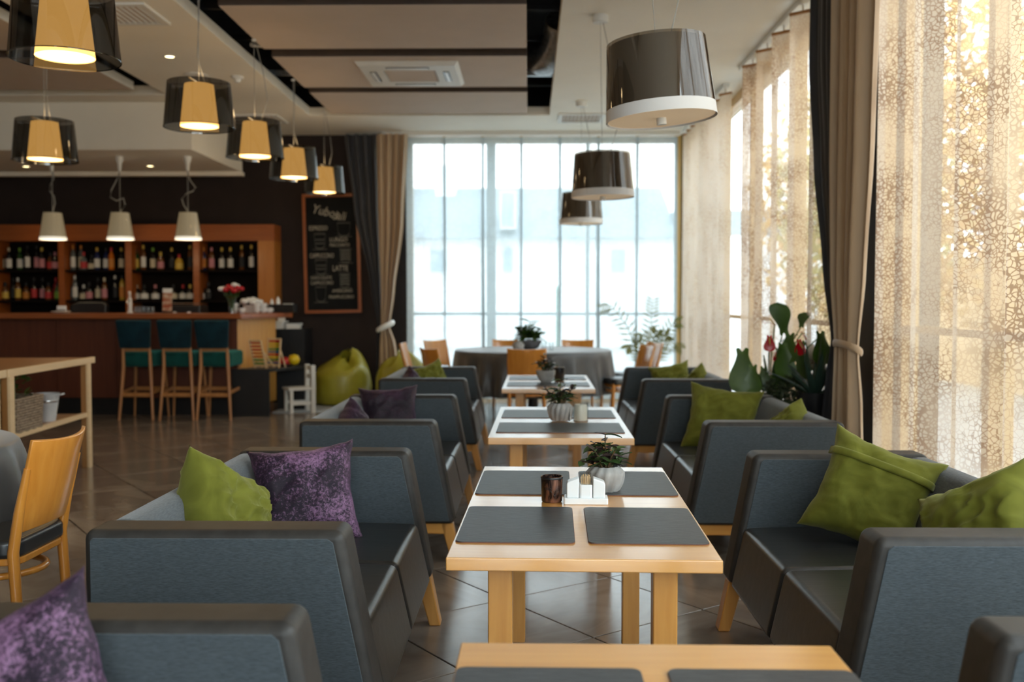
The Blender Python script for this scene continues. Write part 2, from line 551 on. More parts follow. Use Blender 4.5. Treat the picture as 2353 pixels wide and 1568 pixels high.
M['rug'] = pmat('pale_grey_rug', (0.36, 0.39, 0.41), (0.48, 0.51, 0.53), rough=0.95, scale=60, bump=0.4)
M['board'] = pmat('blackboard_slate', (0.006, 0.0065, 0.007), (0.010, 0.0105, 0.011), rough=0.85, scale=5, spec=0.2)
M['chalk'] = pmat('chalk', (0.36, 0.33, 0.26), (0.46, 0.42, 0.34), rough=0.9, scale=40)
M['chalkdim'] = pmat('smudged_chalk', (0.10, 0.10, 0.085), (0.16, 0.155, 0.13), rough=0.9, scale=40)
M['wicker'] = pmat('grey_brown_wicker', (0.16, 0.11, 0.07), (0.32, 0.24, 0.165), rough=0.8, scale=30, stretch=(1, 1, 2))
M['zinc'] = pmat('white_zinc', (0.60, 0.62, 0.64), (0.72, 0.74, 0.75), rough=0.4, metal=0.3, scale=8)
M['copper'] = pmat('black_copper_candle_glass', (0.018, 0.010, 0.009), (0.42, 0.20, 0.13), rough=0.25, metal=0.5, scale=26, stretch=(1, 1, 0.5), detail=6, dist=1.0, lo=0.45, hi=0.75)
M['wax'] = pmat('cream_wax', (0.80, 0.74, 0.62), rough=0.5)
M['pick'] = pmat('toothpick_wood', (0.80, 0.52, 0.26), (0.86, 0.60, 0.34), rough=0.6, scale=20)
print('part1 ok')
# ================================================================ the room
XL, XR, YB, YF, ZC = -9.0, 2.15, -4.0, 13.20, 3.50

# floor: grout bed, single tiles near the camera, the rest joined
fl = struct(obj('floor', MB().box(XL, YB, -0.12, XR + 0.25, YF + 0.3, -0.010), M['grout']), 'glossy brown grey floor tiles laid diagonally')
TS = 0.603
ang = R(36.3)
anchor = Vector((0.251, 3.815))
ex, ey = Vector((math.cos(ang), math.sin(ang))), Vector((-math.sin(ang), math.cos(ang)))
tile_me = make_mesh('floor_tile', MB().box(-TS / 2 + 0.0035, -TS / 2 + 0.0035, -0.012, TS / 2 - 0.0035, TS / 2 - 0.0035, 0.0), M['tile'], bevel=0.0015, seg=1, smooth=False)
cand, rest = [], MB()
for i in range(-30, 31):
    for j in range(-30, 31):
        c = anchor + ex * (i + 0.5) * TS + ey * (j + 0.5) * TS
        inside = all(XL < (c + ex * a * TS / 2 + ey * b * TS / 2).x < XR + 0.2 and YB < (c + ex * a * TS / 2 + ey * b * TS / 2).y < YF + 0.25 for a in (-1, 1) for b in (-1, 1))
        near = XL - 0.2 < c.x < XR + 0.4 and YB - 0.2 < c.y < YF + 0.4
        if not near:
            continue
        uu = 1215 + F * c.x / max(c.y, 0.1)
        vv = 694 + F * CAM_H / max(c.y, 0.1)
        if inside and c.y > 1.2 and -150 < uu < 2500 and vv < 1700:
            cand.append((c.length, c))
        else:
            rest.box(0, 0, 0, 0, 0, 0)
            n = len(rest.v)
            for k, (a, b, z) in enumerate([(-1, -1, -.012), (1, -1, -.012), (1, 1, -.012), (-1, 1, -.012), (-1, -1, 0), (1, -1, 0), (1, 1, 0), (-1, 1, 0)]):
                p = c + ex * a * (TS / 2 - 0.0035) + ey * b * (TS / 2 - 0.0035)
                rest.v[n - 8 + k] = (min(max(p.x, XL), XR + 0.2), min(max(p.y, YB), YF + 0.25), z)
cand.sort(key=lambda q: q[0])
for k, (d, c) in enumerate(cand):
    if k < 298:
        o = link('floor_tile', tile_me, fl, (c.x, c.y, 0), (0, 0, ang + (PI / 2) * random.randint(0, 3)))
    else:
        n = len(rest.v)
        rest.box(0, 0, 0, 0, 0, 0)
        for q, (a, b, z) in enumerate([(-1, -1, -.012), (1, -1, -.012), (1, 1, -.012), (-1, 1, -.012), (-1, -1, 0), (1, -1, 0), (1, 1, 0), (-1, 1, 0)]):
            p = c + ex * a * (TS / 2 - 0.0035) + ey * b * (TS / 2 - 0.0035)
            rest.v[n + q] = (p.x, p.y, z)
o = obj('floor_tile_field', rest, M['tile'], fl, fixn=False)
o['kind'] = 'stuff'

# walls
struct(obj('wall_far', MB().box(XL, YF, 0, -1.62, YF + 0.3, ZC).box(2.02, YF, 0, XR + 0.3, YF + 0.3, ZC), M['brownwall']), 'dark brown painted end wall')
struct(obj('wall_left', MB().box(XL - 0.2, YB, 0, XL, YF + 0.3, 4.3), M['plainwall']))
struct(obj('wall_back', MB().box(XL, YB - 0.2, 0, -1.5, YB, 4.3).box(2.1, YB - 0.2, 0, XR + 0.3, YB, 4.3).box(-1.5, YB - 0.2, 3.42, 2.1, YB, 4.3).box(-1.5, YB - 0.2, 0, 2.1, YB, 0.1), M['plainwall']))
struct(obj('wall_right', MB().box(XR, 5.98, 0, XR + 0.3, 6.92, ZC).box(XR, YF - 0.15, 0, XR + 0.3, YF + 0.3, ZC).box(XR, YB, 0, XR + 0.3, -3.6, ZC), M['pier']), 'dark brown pier between the side windows')
struct(obj('baseboard_far', MB().box(XL, YF - 0.02, 0, -1.65, YF, 0.09), M['barwood']))

# ceiling with two recesses, suspended panels, bulkhead over the bar
cl = struct(obj('ceiling', MB()
    .box(0.245, YB, ZC, XR + 0.3, YF + 0.3, ZC + 0.10)
    .box(-3.85, YB, ZC, -2.59, YF + 0.3, ZC + 0.10)
    .box(-2.59, 11.84, ZC, 0.245, YF + 0.3, ZC + 0.10)
    .box(-2.59, YB, ZC, 0.245, 2.0, ZC + 0.10)
    .box(XL, 10.62, ZC, -3.85, YF + 0.3, ZC + 0.10)
    .box(XL, YB, ZC, -3.85, 2.0, ZC + 0.10), M['cream']), 'cream plaster ceiling with two dark recesses')
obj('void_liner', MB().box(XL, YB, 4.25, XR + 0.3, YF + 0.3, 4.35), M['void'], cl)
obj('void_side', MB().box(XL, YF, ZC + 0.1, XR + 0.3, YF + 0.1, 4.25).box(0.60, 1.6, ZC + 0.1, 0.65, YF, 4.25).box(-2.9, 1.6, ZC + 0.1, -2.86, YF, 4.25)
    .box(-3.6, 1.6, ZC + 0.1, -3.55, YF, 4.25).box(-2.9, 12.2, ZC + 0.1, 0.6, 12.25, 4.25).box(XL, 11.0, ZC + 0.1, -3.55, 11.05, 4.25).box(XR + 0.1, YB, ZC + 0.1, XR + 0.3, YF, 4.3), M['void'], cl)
for (y0, y1) in ((2.6, 4.1), (4.35, 5.65), (5.9, 7.2), (7.45, 8.74), (9.0, 10.3), (10.53, 11.73)):
    pn_ = obj('ceiling_panel', MB().box(-2.31, y0 + .012, ZC, -0.02, y1 - .012, ZC + 0.08), M['tan'], cl, bevel=0.004, seg=1, smooth=False)
    obj('panel_edge', MB().box(-2.31, y0, ZC + .003, -0.02, y0 + .012, ZC + 0.085), M['panel_edge'], pn_)
    obj('panel_edge', MB().box(-2.31, y1 - .012, ZC + .003, -0.02, y1, ZC + 0.085), M['panel_edge'], pn_)
for (y0, y1) in ((4.35, 5.65), (5.9, 7.2), (7.45, 8.74), (9.0, 10.36)):
    pn_ = obj('ceiling_panel', MB().box(-7.8, y0 + .012, ZC, -4.11, y1 - .012, ZC + 0.08), M['tan'], cl, bevel=0.004, seg=1, smooth=False)
    obj('panel_edge', MB().box(-7.8, y0, ZC + .003, -4.12, y0 + .012, ZC + 0.085), M['panel_edge'], pn_)
    obj('panel_edge', MB().box(-4.112, y0, ZC + .001, -4.10, y1, ZC + 0.085), M['offwhite'], pn_)
for k, (y, z) in enumerate(((8.2, 3.72), (9.4, 3.78), (10.5, 3.70), (11.2, 3.75))):
    obj('hanger_rail', MB().bar((-2.85, y, z), (0.55, y + 0.1, z), 0.05), M['duct'] if k == 2 else M['void'], cl)
obj('pipe', MB().tube([(-2.48, 3, 3.85), (-2.48, 9.5, 3.82), (-2.42, 10.6, 3.74), (-2.5, 11.8, 3.72)], 0.035), M['void'], cl)
obj('pipe', MB().tube([(-2.55, 9.2, 3.66), (-2.40, 9.5, 3.72), (-2.2, 9.7, 3.80)], 0.02), M['offwhite'], cl)
struct(obj('ceiling_bulkhead', MB().box(XL, 11.0, 2.98, -3.72, 12.95, ZC).box(XL, 12.85, 2.93, -3.70, 12.97, 2.98), M['cream']), 'cream bulkhead over the bar')

# flexible foil duct in the right-hand slot of the recess
pts = []
mb = MB()
n = 40
P = [Vector((0.13 + 0.16 * math.cos(t * 2.2), 9.15 + 1.2 * t, 3.86 - 0.20 * math.sin(t * PI))) for t in [i / n for i in range(n + 1)]]
mb.tube(P, [0.135 + (0.016 if i % 2 else 0) for i in range(n + 1)], 16)
tag(obj('flexible_duct', mb, M['duct'], smooth=True), 'crinkled foil air duct curving up inside the dark ceiling slot', 'duct')

# cassette air conditioner under the middle panel
ac = thing('air_conditioner', 'white square cassette air conditioner set in the taupe ceiling panel', 'air conditioner', (-1.125, 9.645, ZC))
fr = MB()
o_, i_ = 0.475, 0.245
fr.add([(-o_, -o_, 0), (o_, -o_, 0), (o_, o_, 0), (-o_, o_, 0), (-o_ + .03, -o_ + .03, -.035), (o_ - .03, -o_ + .03, -.035), (o_ - .03, o_ - .03, -.035), (-o_ + .03, o_ - .03, -.035),
        (-i_, -i_, -.035), (i_, -i_, -.035), (i_, i_, -.035), (-i_, i_, -.035), (-i_, -i_, -.01), (i_, -i_, -.01), (i_, i_, -.01), (-i_, i_, -.01)],
       [(a, (a + 1) % 4, 4 + (a + 1) % 4, 4 + a) for a in range(4)] + [(4 + a, 4 + (a + 1) % 4, 8 + (a + 1) % 4, 8 + a) for a in range(4)] + [(8 + a, 8 + (a + 1) % 4, 12 + (a + 1) % 4, 12 + a) for a in range(4)])
obj('frame', fr, M['offwhite'], ac, fixn=False)
obj('grille', MB().box(-0.235, -0.235, -0.03, 0.235, 0.235, -0.012), M['tan'], ac)
for a in range(4):
    rz = a * PI / 2
    s_ = obj('air_slot', MB().box(-0.20, -0.375, -0.038, 0.20, -0.315, -0.03), M['black'], ac)
    s_.rotation_euler = (0, 0, rz)
    v_ = obj('louvre', MB().hexa([(-.19, -.362, -.047), (.19, -.362, -.047), (.19, -.332, -.043), (-.19, -.332, -.043)], [(-.19, -.362, -.039), (.19, -.362, -.039), (.19, -.332, -.036), (-.19, -.332, -.036)]), M['white'], ac)
    v_.rotation_euler = (0, 0, rz)


def grille(label, x, y, lx, ly, n, z=ZC):
    g = thing('air_grille', label, 'air vent', (x, y, z), 0, 'ceiling air vents')
    obj('frame', MB().box(-lx / 2, -ly / 2, -0.02, lx / 2, -ly / 2 + .05, 0).box(-lx / 2, ly / 2 - .05, -0.02, lx / 2, ly / 2, 0).box(-lx / 2, -ly / 2 + .05, -0.02, -lx / 2 + .05, ly / 2 - .05, 0).box(lx / 2 - .05, -ly / 2 + .05, -0.02, lx / 2, ly / 2 - .05, 0), M['offwhite'], g)
    obj('backing', MB().box(-lx / 2 + .04, -ly / 2 + .04, -0.004, lx / 2 - .04, ly / 2 - .04, -0.001), M['tan'], g)
    for k in range(n):
        t = -lx / 2 + .05 + (lx - .1) * (k + 0.5) / n
        obj('slat', MB().bar((t, -ly / 2 + .05, -0.012), (t, ly / 2 - .05, -0.012), 0.004, 0.018), M['offwhite'], g)


p = at(1335, 270, z=ZC); grille('pale ceiling air vent beside the large smoked pendant lamp', p.x, p.y, 0.55, 0.55, 10)
p = at(592, 272, z=ZC); grille('pale ceiling air vent behind the third lit lamp of the left row', p.x, p.y, 0.60, 0.55, 10)
p = at(280, 30, z=ZC); grille('pale ceiling air vent right of the nearest lit pendant lamp', p.x, p.y, 0.55, 0.55, 10)
p = at(450, 172, z=ZC)
s = thing('ceiling_speaker', 'flat round white ceiling speaker above the second lit pendant lamp', 'speaker', (p.x, p.y, ZC))
obj('rim', MB().lathe([(0.115, 0), (0.115, -0.012), (0.09, -0.016)], 24), M['offwhite'], s, smooth=True)
obj('grille', MB().lathe([(0.09, -0.008), (0.09, -0.014), (0.001, -0.016)], 24), M['cream'], s)
p = at(545, 176, z=ZC)
s = thing('smoke_detector', 'small white smoke detector on the ceiling near the recess', 'smoke detector', (p.x, p.y, ZC))
obj('base', MB().lathe([(0.06, 0), (0.06, -0.02), (0.05, -0.025)], 20), M['offwhite'], s, smooth=True)
obj('sensor', MB().lathe([(0.035, -0.022), (0.032, -0.05), (0.02, -0.058), (0.001, -0.06)], 20), M['white'], s, smooth=True)
M['bulb'] = emis('warm_led', (1.0, 0.80, 0.42), 14.0)


def downlight(label, loc, power=8):
    d = thing('downlight', label, 'spotlight', loc, 0, 'recessed spotlights')
    obj('ring', MB().lathe([(0.055, 0), (0.055, -0.008), (0.04, -0.008), (0.038, 0.0)], 20, cap=False), M['offwhite'], d, smooth=True)
    obj('lens', MB().lathe([(0.038, -0.003), (0.001, -0.003)], 16), M['bulb'], d)
    l = bpy.data.lights.new('downlight_beam', 'SPOT')
    l.energy, l.color, l.spot_size, l.spot_blend, l.shadow_soft_size = power, (1.0, 0.74, 0.42), R(95), 0.6, 0.04
    lo = bpy.data.objects.new('downlight_beam', l)
    COL.objects.link(lo)
    lo.parent = d
    lo.location = (0, 0, -0.03)


p = at(390, 129, z=ZC); downlight('warm recessed spotlight in the cream ceiling strip', p, 20)
p = at(60, 382, z=2.98); downlight('warm recessed spotlight under the bulkhead below the left hanging lamp', p, 14)
p = at(345, 381, z=2.98); downlight('warm recessed spotlight under the bulkhead between two small bar lamps', p, 14)

# ---------------------------------------------------------------- windows
w1 = struct(obj('window_1', MB()
    .box(-1.62, 13.26, 3.40, 2.02, 13.36, ZC).box(-1.62, 13.26, 0, 2.02, 13.36, 0.10)
    .box(-1.62, 13.26, 0.1, -1.54, 13.36, 3.4).box(1.94, 13.26, 0.1, 2.02, 13.36, 3.4), M['goldframe']), 'floor to ceiling end window behind white sheers')
for x, wd in ((-0.50, 0.12), (0.78, 0.05)):
    obj('mullion', MB().box(x - wd / 2, 13.25, 0.1, x + wd / 2, 13.37, 3.4), M['whiteframe'], w1)
obj('transom', MB().box(-1.54, 13.27, 1.12, 1.94, 13.35, 1.16), M['whiteframe'], w1)
for a, b in ((-1.54, -0.56), (-0.44, 0.745), (0.815, 1.94)):
    for c, d in ((0.1, 1.12), (1.16, 3.4)):
        obj('pane', MB().box(a, 13.305, c, b, 13.311, d), M['glass'], w1)


def side_window(name, y0, y1, posts, label, rails=(1.14,)):
    wd = struct(obj(name, MB().box(2.20, y0, 3.40, 2.30, y1, ZC).box(2.20, y0, 0, 2.30, y1, 0.10).box(2.20, y0, 0.1, 2.30, y0 + 0.07, 3.4).box(2.20, y1 - 0.07, 0.1, 2.30, y1, 3.4), M['goldframe']), label)
    ys = [y0 + 0.035] + list(posts) + [y1 - 0.035]
    for p in posts:
        obj('mullion', MB().box(2.19, p - 0.035, 0.1, 2.31, p + 0.035, 3.4), M['goldframe'], wd)
    for a, b in zip(ys[:-1], ys[1:]):
        obj('transom', MB().box(2.22, a + 0.035, 1.12, 2.28, b - 0.035, 1.16), M['goldframe'], wd)
        obj('pane', MB().box(2.247, a + 0.035, 0.1, 2.253, b - 0.035, 1.12), M['glass'], wd)
        obj('pane', MB().box(2.247, a + 0.035, 1.16, 2.253, b - 0.035, 3.4), M['glass'], wd)
    return wd


side_window('window_2', -3.6, 5.98, (-2.4, -1.2, 0.0, 1.2, 2.4, 3.6, 4.8), 'long side window with golden wooden mullions behind patterned sheers')
w3 = side_window('window_3', 6.92, 13.05, (8.4, 9.95, 11.5), 'far side window with golden wooden mullions')
obj('handle', MB().bar((2.19, 9.93, 1.62), (2.12, 9.93, 1.62), 0.02).bar((2.12, 9.95, 1.62), (2.12, 9.80, 1.62), 0.02), M['chrome'], w3)
w4 = struct(obj('window_4', MB().box(-1.5, YB - 0.12, 3.36, 2.1, YB - 0.04, 3.42).box(-1.5, YB - 0.12, 0.1, 2.1, YB - 0.04, 0.16), M['goldframe']), 'glazed front behind the camera')
for k in range(5):
    x = -1.5 + 3.6 * k / 4
    obj('mullion', MB().box(x - 0.04, YB - 0.13, 0.1, x + 0.04, YB - 0.03, 3.42), M['goldframe'], w4)
    if k < 4:
        obj('pane', MB().box(x + 0.04, YB - 0.083, 0.16, x + 3.6 / 4 - 0.04, YB - 0.077, 3.36), M['glass'], w4)
struct(obj('trim_1', MB().box(2.075, 5.93, 0, XR + 0.01, 5.975, ZC), M['goldframe']), 'thin golden wooden edge of the dark pier')

# ---------------------------------------------------------------- what stands outside
M['paving'] = pmat('pale_paving', (0.45, 0.46, 0.46), (0.52, 0.53, 0.53), rough=0.9, scale=3)
M['render'] = pmat('white_render', (0.78, 0.80, 0.80), (0.84, 0.85, 0.85), rough=0.9, scale=2)
M['roof'] = pmat('blue_grey_roof', (0.20, 0.24, 0.26), (0.26, 0.30, 0.32), rough=0.8, scale=4, stretch=(1, 1, 6))
M['pane_far'] = pmat('dull_blue_pane', (0.26, 0.33, 0.37), (0.34, 0.40, 0.44), rough=0.2, scale=2)
M['autumn'] = pmat('golden_autumn_leaf', (0.55, 0.30, 0.045), (0.75, 0.50, 0.10), rough=0.7, scale=3)
M['autumn2'] = pmat('yellow_green_leaf', (0.34, 0.34, 0.06), (0.60, 0.50, 0.10), rough=0.7, scale=3)
M['ochre'] = pmat('ochre_render', (0.62, 0.42, 0.20), (0.70, 0.48, 0.25), rough=0.9, scale=3)
struct(obj('ground', MB().box(XR + 0.3, -25, -0.25, 45, 60, -0.12).box(-40, YF + 0.3, -0.25, XR + 0.3, 60, -0.12).box(-40, -25, -0.25, XR + 0.3, YB - 0.3, -0.12), M['paving']), 'pale paving outside the windows')
hs = thing('house', 'pale rendered house with blue grey roof seen through the end window', 'building', (0, 31, -0.12))
obj('wall', MB().box(-9, 0, 0, 9, 8, 3.45), M['render'], hs)
obj('roof', MB().add([(-9.4, -0.4, 3.4), (4.6, -0.4, 3.4), (4.6, 4, 5.4), (-9.4, 4, 5.4), (-9.4, 8.4, 3.4), (4.6, 8.4, 3.4)], [(0, 1, 2, 3), (3, 2, 5, 4), (0, 3, 4), (1, 5, 2)]), M['roof'], hs)
obj('chimney', MB().box(-3.2, 3.2, 4.8, -2.5, 4.0, 6.1), M['render'], hs)
obj('side_wing', MB().box(4.6, 0.5, 3.4, 9, 7, 4.3), M['roof'], hs)
for (u0, u1, v0, v1) in ((1150, 1186, 445, 530), (1152, 1182, 565, 630), (985, 1030, 570, 630), (1400, 1440, 570, 630)):
    a, b = at(u0, v1, y=31), at(u1, v0, y=31)
    wn = obj('window', MB().box(a.x, -0.06, a.z + .12, b.x, 0.02, b.z + .12) if v0 > 500 else MB().box(a.x, -0.75, a.z + .12, b.x, 1.2, b.z + .12), M['whiteframe'], hs)
    yy = -0.08 if v0 > 500 else -0.77
    obj('pane', MB().box(a.x + .06, yy, a.z + .18, b.x - .06, yy + 0.02, b.z + .06), M['pane_far'], wn)
p = at(1283, 780, y=17.0)
pk = thing('garden_post', 'slim green post standing outside the end window', 'post', (p.x, 17.0, -0.12))
M['postgreen'] = pmat('green_paint', (0.12, 0.24, 0.14), (0.15, 0.28, 0.17), rough=0.5, scale=5)
obj('shaft', MB().box(-0.04, -0.04, 0, 0.04, 0.04, 1.62), M['postgreen'], pk, bevel=0.01)
obj('cap', MB().lathe([(0.06, 1.62), (0.05, 1.66), (0.001, 1.70)], 12), M['postgreen'], pk)
ow = thing('garden_wall', 'long ochre rendered wall outside the side windows', 'wall', (7.5, 0, -0.12))
obj('wall', MB().box(0, -12, 0, 0.3, 26, 2.1), M['ochre'], ow)
obj('coping', MB().box(-0.06, -12, 2.1, 0.36, 26, 2.18), M['roof'], ow)


def tree(name, label, x, y, h, r, mat, nleaf):
    t = thing(name, label, 'tree', (x, y, -0.12), 0, 'autumn trees outside')
    obj('trunk', MB().tube([(0, 0, 0), (0.05, 0.03, h * 0.3), (-0.05, 0.05, h * 0.55), (0, 0, h * 0.8)], [0.13, 0.10, 0.07, 0.03], 8), M['stem'], t, smooth=True)
    mb = MB()
    for k in range(nleaf):
        v = Vector((random.gauss(0, 1), random.gauss(0, 1), random.gauss(0, 1))).normalized() * (random.random() ** 0.4)
        c = Vector((v.x * r, v.y * r, h * 0.58 + v.z * h * 0.42))
        a = Vector((random.gauss(0, 1), random.gauss(0, 1), random.gauss(0, 1))).normalized() * 0.09
        b = a.orthogonal().normalized() * 0.06
        mb.add([c - a, c - b, c + a, c + b], [(0, 1, 2, 3)])
    obj('foliage', mb, mat, t, fixn=False)['kind'] = 'stuff'


tree('autumn_tree', 'golden leaved tree outside, nearest behind the patterned side sheers', 5.4, 9.2, 5.4, 1.7, M['autumn'], 3200)
tree('autumn_tree', 'golden leaved tree outside between two other autumn trees', 5.9, 12.8, 5.8, 1.8, M['autumn'], 3200)
tree('autumn_tree', 'yellow green leaved tree outside beyond the side sheers', 5.6, 16.4, 5.2, 1.6, M['autumn2'], 2600)
tree('autumn_tree', 'pale gold tree farthest along the side windows outside', 6.4, 20.5, 6.0, 2.0, M['autumn'], 2600)

# ---------------------------------------------------------------- sheers
def sheer_mesh(name, pts, z0, z1, mat, nz=10):
    """cloth hung along a plan polyline, UV in metres"""
    me = bpy.data.meshes.new(name)
    s = [0.0]
    for a, b in zip(pts[:-1], pts[1:]):
        s.append(s[-1] + math.dist(a, b))
    n = len(pts)
    vs = []
    for j in range(nz + 1):
        t = j / nz
        for i, p in enumerate(pts):
            wob = 0.012 * math.sin(i * 1.7 + t * 3.0) * (1 - t)
            vs.append((p[0] + wob, p[1] + wob, z0 + (z1 - z0) * t))
    fs = [(j * n + i, j * n + i + 1, (j + 1) * n + i + 1, (j + 1) * n + i) for j in range(nz) for i in range(n - 1)]
    me.from_pydata(vs, [], fs)
    uvl = me.uv_layers.new(name='UVMap')
    for lp in me.loops:
        i = lp.vertex_index % n
        uvl.data[lp.index].uv = (s[i] + 3.7 * len(name), vs[lp.vertex_index][2])
    me.polygons.foreach_set('use_smooth', [True] * len(me.polygons))
    me.set_sharp_from_angle(angle=R(55))
    me.materials.append(mat)
    return me


def folded(y0, y1, x, period, face, depth, axis='y'):
    """saw-tooth folds: a short face turned to the room, then a long return"""
    pts, y, bars = [], y0, []
    while y < y1 - 1e-3:
        e = min(y + period, y1)
        f = y + face
        pts += [(x + depth / 2, y), (x + depth * 0.15, y + face * 0.35), (x - depth * 0.30, y + face * 0.8), (x - depth / 2, f)]
        bars.append((y, f))
        k = 3
        for q in range(1, k):
            t = q / k
            pts.append((x - depth / 2 + depth * t, f + (e - f) * t))
        y = e
    pts.append((x + depth / 2, y1))
    if axis == 'x':
        pts = [(b, a) for a, b in pts]
    return pts, bars


def side_sheer(label, y0, y1, period, face, depth, mat, x=1.99):
    t = thing('sheer_curtain', label, 'curtain', (0, 0, 0), 0, 'sheer curtains')
    pts, bars = folded(y0, y1, x, period, face, depth)
    link('fabric', sheer_mesh('fabric', pts, 0.03, 3.40, mat), t)
    obj('track', MB().box(x - 0.03, y0, 3.46, x + 0.03, y1, 3.50), M['offwhite'], t)
    for a, b in bars:
        hb = obj('header_bar', MB().bar((x + depth / 2, a, 3.405), (x - depth / 2, b, 3.405), 0.016, 0.022), M['brown_shade_wood'], t)
        obj('hook', MB().tube([(x, (a + b) / 2, 3.41), (x, (a + b) / 2, 3.47)], 0.006, 6), M['chrome'], hb)


side_sheer('cream crackle patterned sheer nearest the camera, right of the dark pier', 2.37, 5.87, 0.50, 0.14, 0.17, M['sheer_tan'])
side_sheer('cream crackle patterned sheer left of the tied drapes on the side window', 6.75, 9.45, 0.54, 0.14, 0.15, M['sheer_tan'])
side_sheer('gathered pale sheer in the far right corner of the room', 10.15, 12.85, 0.30, 0.12, 0.10, M['sheer_pale'])
t = thing('sheer_curtain', 'bright white sheer hung across the whole end window', 'curtain', (0, 0, 0), 0, 'sheer curtains')
pts, bars = [], []
x_ = -1.60
while x_ < 1.85:                                   # wide flat widths, each lapped over the next
    pts += [(x_, 13.00), (x_ + .15, 12.985), (x_ + .34, 12.99), (x_ + .52, 12.97), (x_ + .485, 13.02)]
    bars.append((x_ + .02, x_ + .48))
    x_ += .50
pts.append((1.92, 13.0))
link('fabric', sheer_mesh('fabric', pts, 0.03, 3.43, M['sheer_white']), t)
obj('track', MB().box(-1.9, 12.94, 3.45, 1.95, 13.02, 3.50), M['offwhite'], t)
for a, b in bars:
    obj('header_bar', MB().bar((a, 13.0, 3.435), (b, 12.96, 3.435), 0.012, 0.014), M['offwhite'], t)


# ---------------------------------------------------------------- drapes held by tie-backs
def drape(rows, nf, amp, axis, off, N=72, seed=0.0):
    """rows: (z, a, b) give both edges along the wall at each height; folds stand out from it"""
    mb = MB()
    rows = sorted(rows, key=lambda r: -r[0])
    def ends(z):
        for (z0, a0, b0, k0), (z1, a1, b1, k1) in zip(rows[:-1], rows[1:]):
            if z >= z1 - 1e-6:
                t = min(max((z0 - z) / (z0 - z1), 0), 1)
                t = t * t * (3 - 2 * t) * 0.5 + t * 0.5
                return a0 + (a1 - a0) * t, b0 + (b1 - b0) * t, k0 + (k1 - k0) * t
    def fn(i, j):
        z = rows[0][0] + (rows[-1][0] - rows[0][0]) * j
        a, b, k = ends(z)
        s = a + (b - a) * i + 0.008 * math.sin(i * 31 + seed) * k
        d = off + amp * k * (math.sin(2 * PI * nf * i + seed) + 0.35 * math.sin(2 * PI * nf * 2.3 * i + 2 * seed + j * 1.3))
        return (d, s, z) if axis == 'y' else (s, d, z)
    return mb.grid(fn, N, 40)


rd = thing('drape', 'beige satin drape tied back at the dark pier on the right', 'curtain', (0, 0, 0), 0, 'tied drapes')
obj('fabric', drape([(3.46, 5.45, 6.12, 1.0), (2.2, 5.54, 6.13, .9), (1.45, 5.64, 6.10, .8), (1.03, 5.72, 6.04, .55), (0.7, 5.66, 6.02, .8), (0.03, 5.60, 6.06, 1.0)], 4, 0.045, 'y', 1.87), M['beige'], rd, smooth=80, fixn=False)
obj('tie_back', MB().tube([(1.875 + 0.062 * math.cos(t), 5.885 + 0.170 * math.sin(t), 1.03 - 0.03 * math.cos(t)) for t in [2 * PI * i / 24 for i in range(25)]], 0.009, 8, 2.4), M['beige'], rd, smooth=True)
rd2 = thing('drape', 'charcoal satin drape hanging beside the beige one on the right', 'curtain', (0, 0, 0), 0, 'tied drapes')
obj('fabric', drape([(3.46, 6.14, 6.84, 1.0), (2.9, 6.14, 6.86, 1.0), (2.2, 6.14, 6.72, .9), (1.5, 6.12, 6.50, .7), (1.06, 6.08, 6.34, .45), (0.8, 6.04, 6.40, .8), (0.5, 6.02, 6.46, 1.0), (0.03, 6.0, 6.52, 1.0)], 4, 0.04, 'y', 1.93, seed=1.0), M['darkdrape'], rd2, smooth=80, fixn=False)
ld = thing('drape', 'beige satin drape tied back at the left of the end window', 'curtain', (0, 0, 0), 0, 'tied drapes')
obj('fabric', drape([(3.46, -1.97, -1.56, 1.0), (2.3, -1.95, -1.62, .9), (1.4, -1.92, -1.74, .7), (0.98, -1.92, -1.80, .5), (0.75, -1.94, -1.72, .7), (0.03, -1.96, -1.62, 1.0)], 4, 0.04, 'x', 12.88, seed=0.5), M['beige'], ld, smooth=80, fixn=False)
obj('tie_back', MB().tube([(-1.86 + 0.10 * math.cos(t), 12.88 + 0.09 * math.sin(t), 0.98 + 0.05 * math.cos(t)) for t in [2 * PI * i / 20 for i in range(21)]], 0.022, 8, 1.6), M['white'], ld, smooth=True)
ld2 = thing('drape', 'charcoal satin drape tied back beside the chalkboard', 'curtain', (0, 0, 0), 0, 'tied drapes')
obj('fabric', drape([(3.46, -2.40, -1.94, 1.0), (2.5, -2.28, -1.93, .9), (1.5, -2.06, -1.91, .7), (0.98, -1.97, -1.90, .5), (0.7, -1.98, -1.90, .6), (0.03, -2.0, -1.90, .8)], 4, 0.04, 'x', 12.93, seed=1.6), M['darkdrape'], ld2, smooth=80, fixn=False)
print('part2 ok')
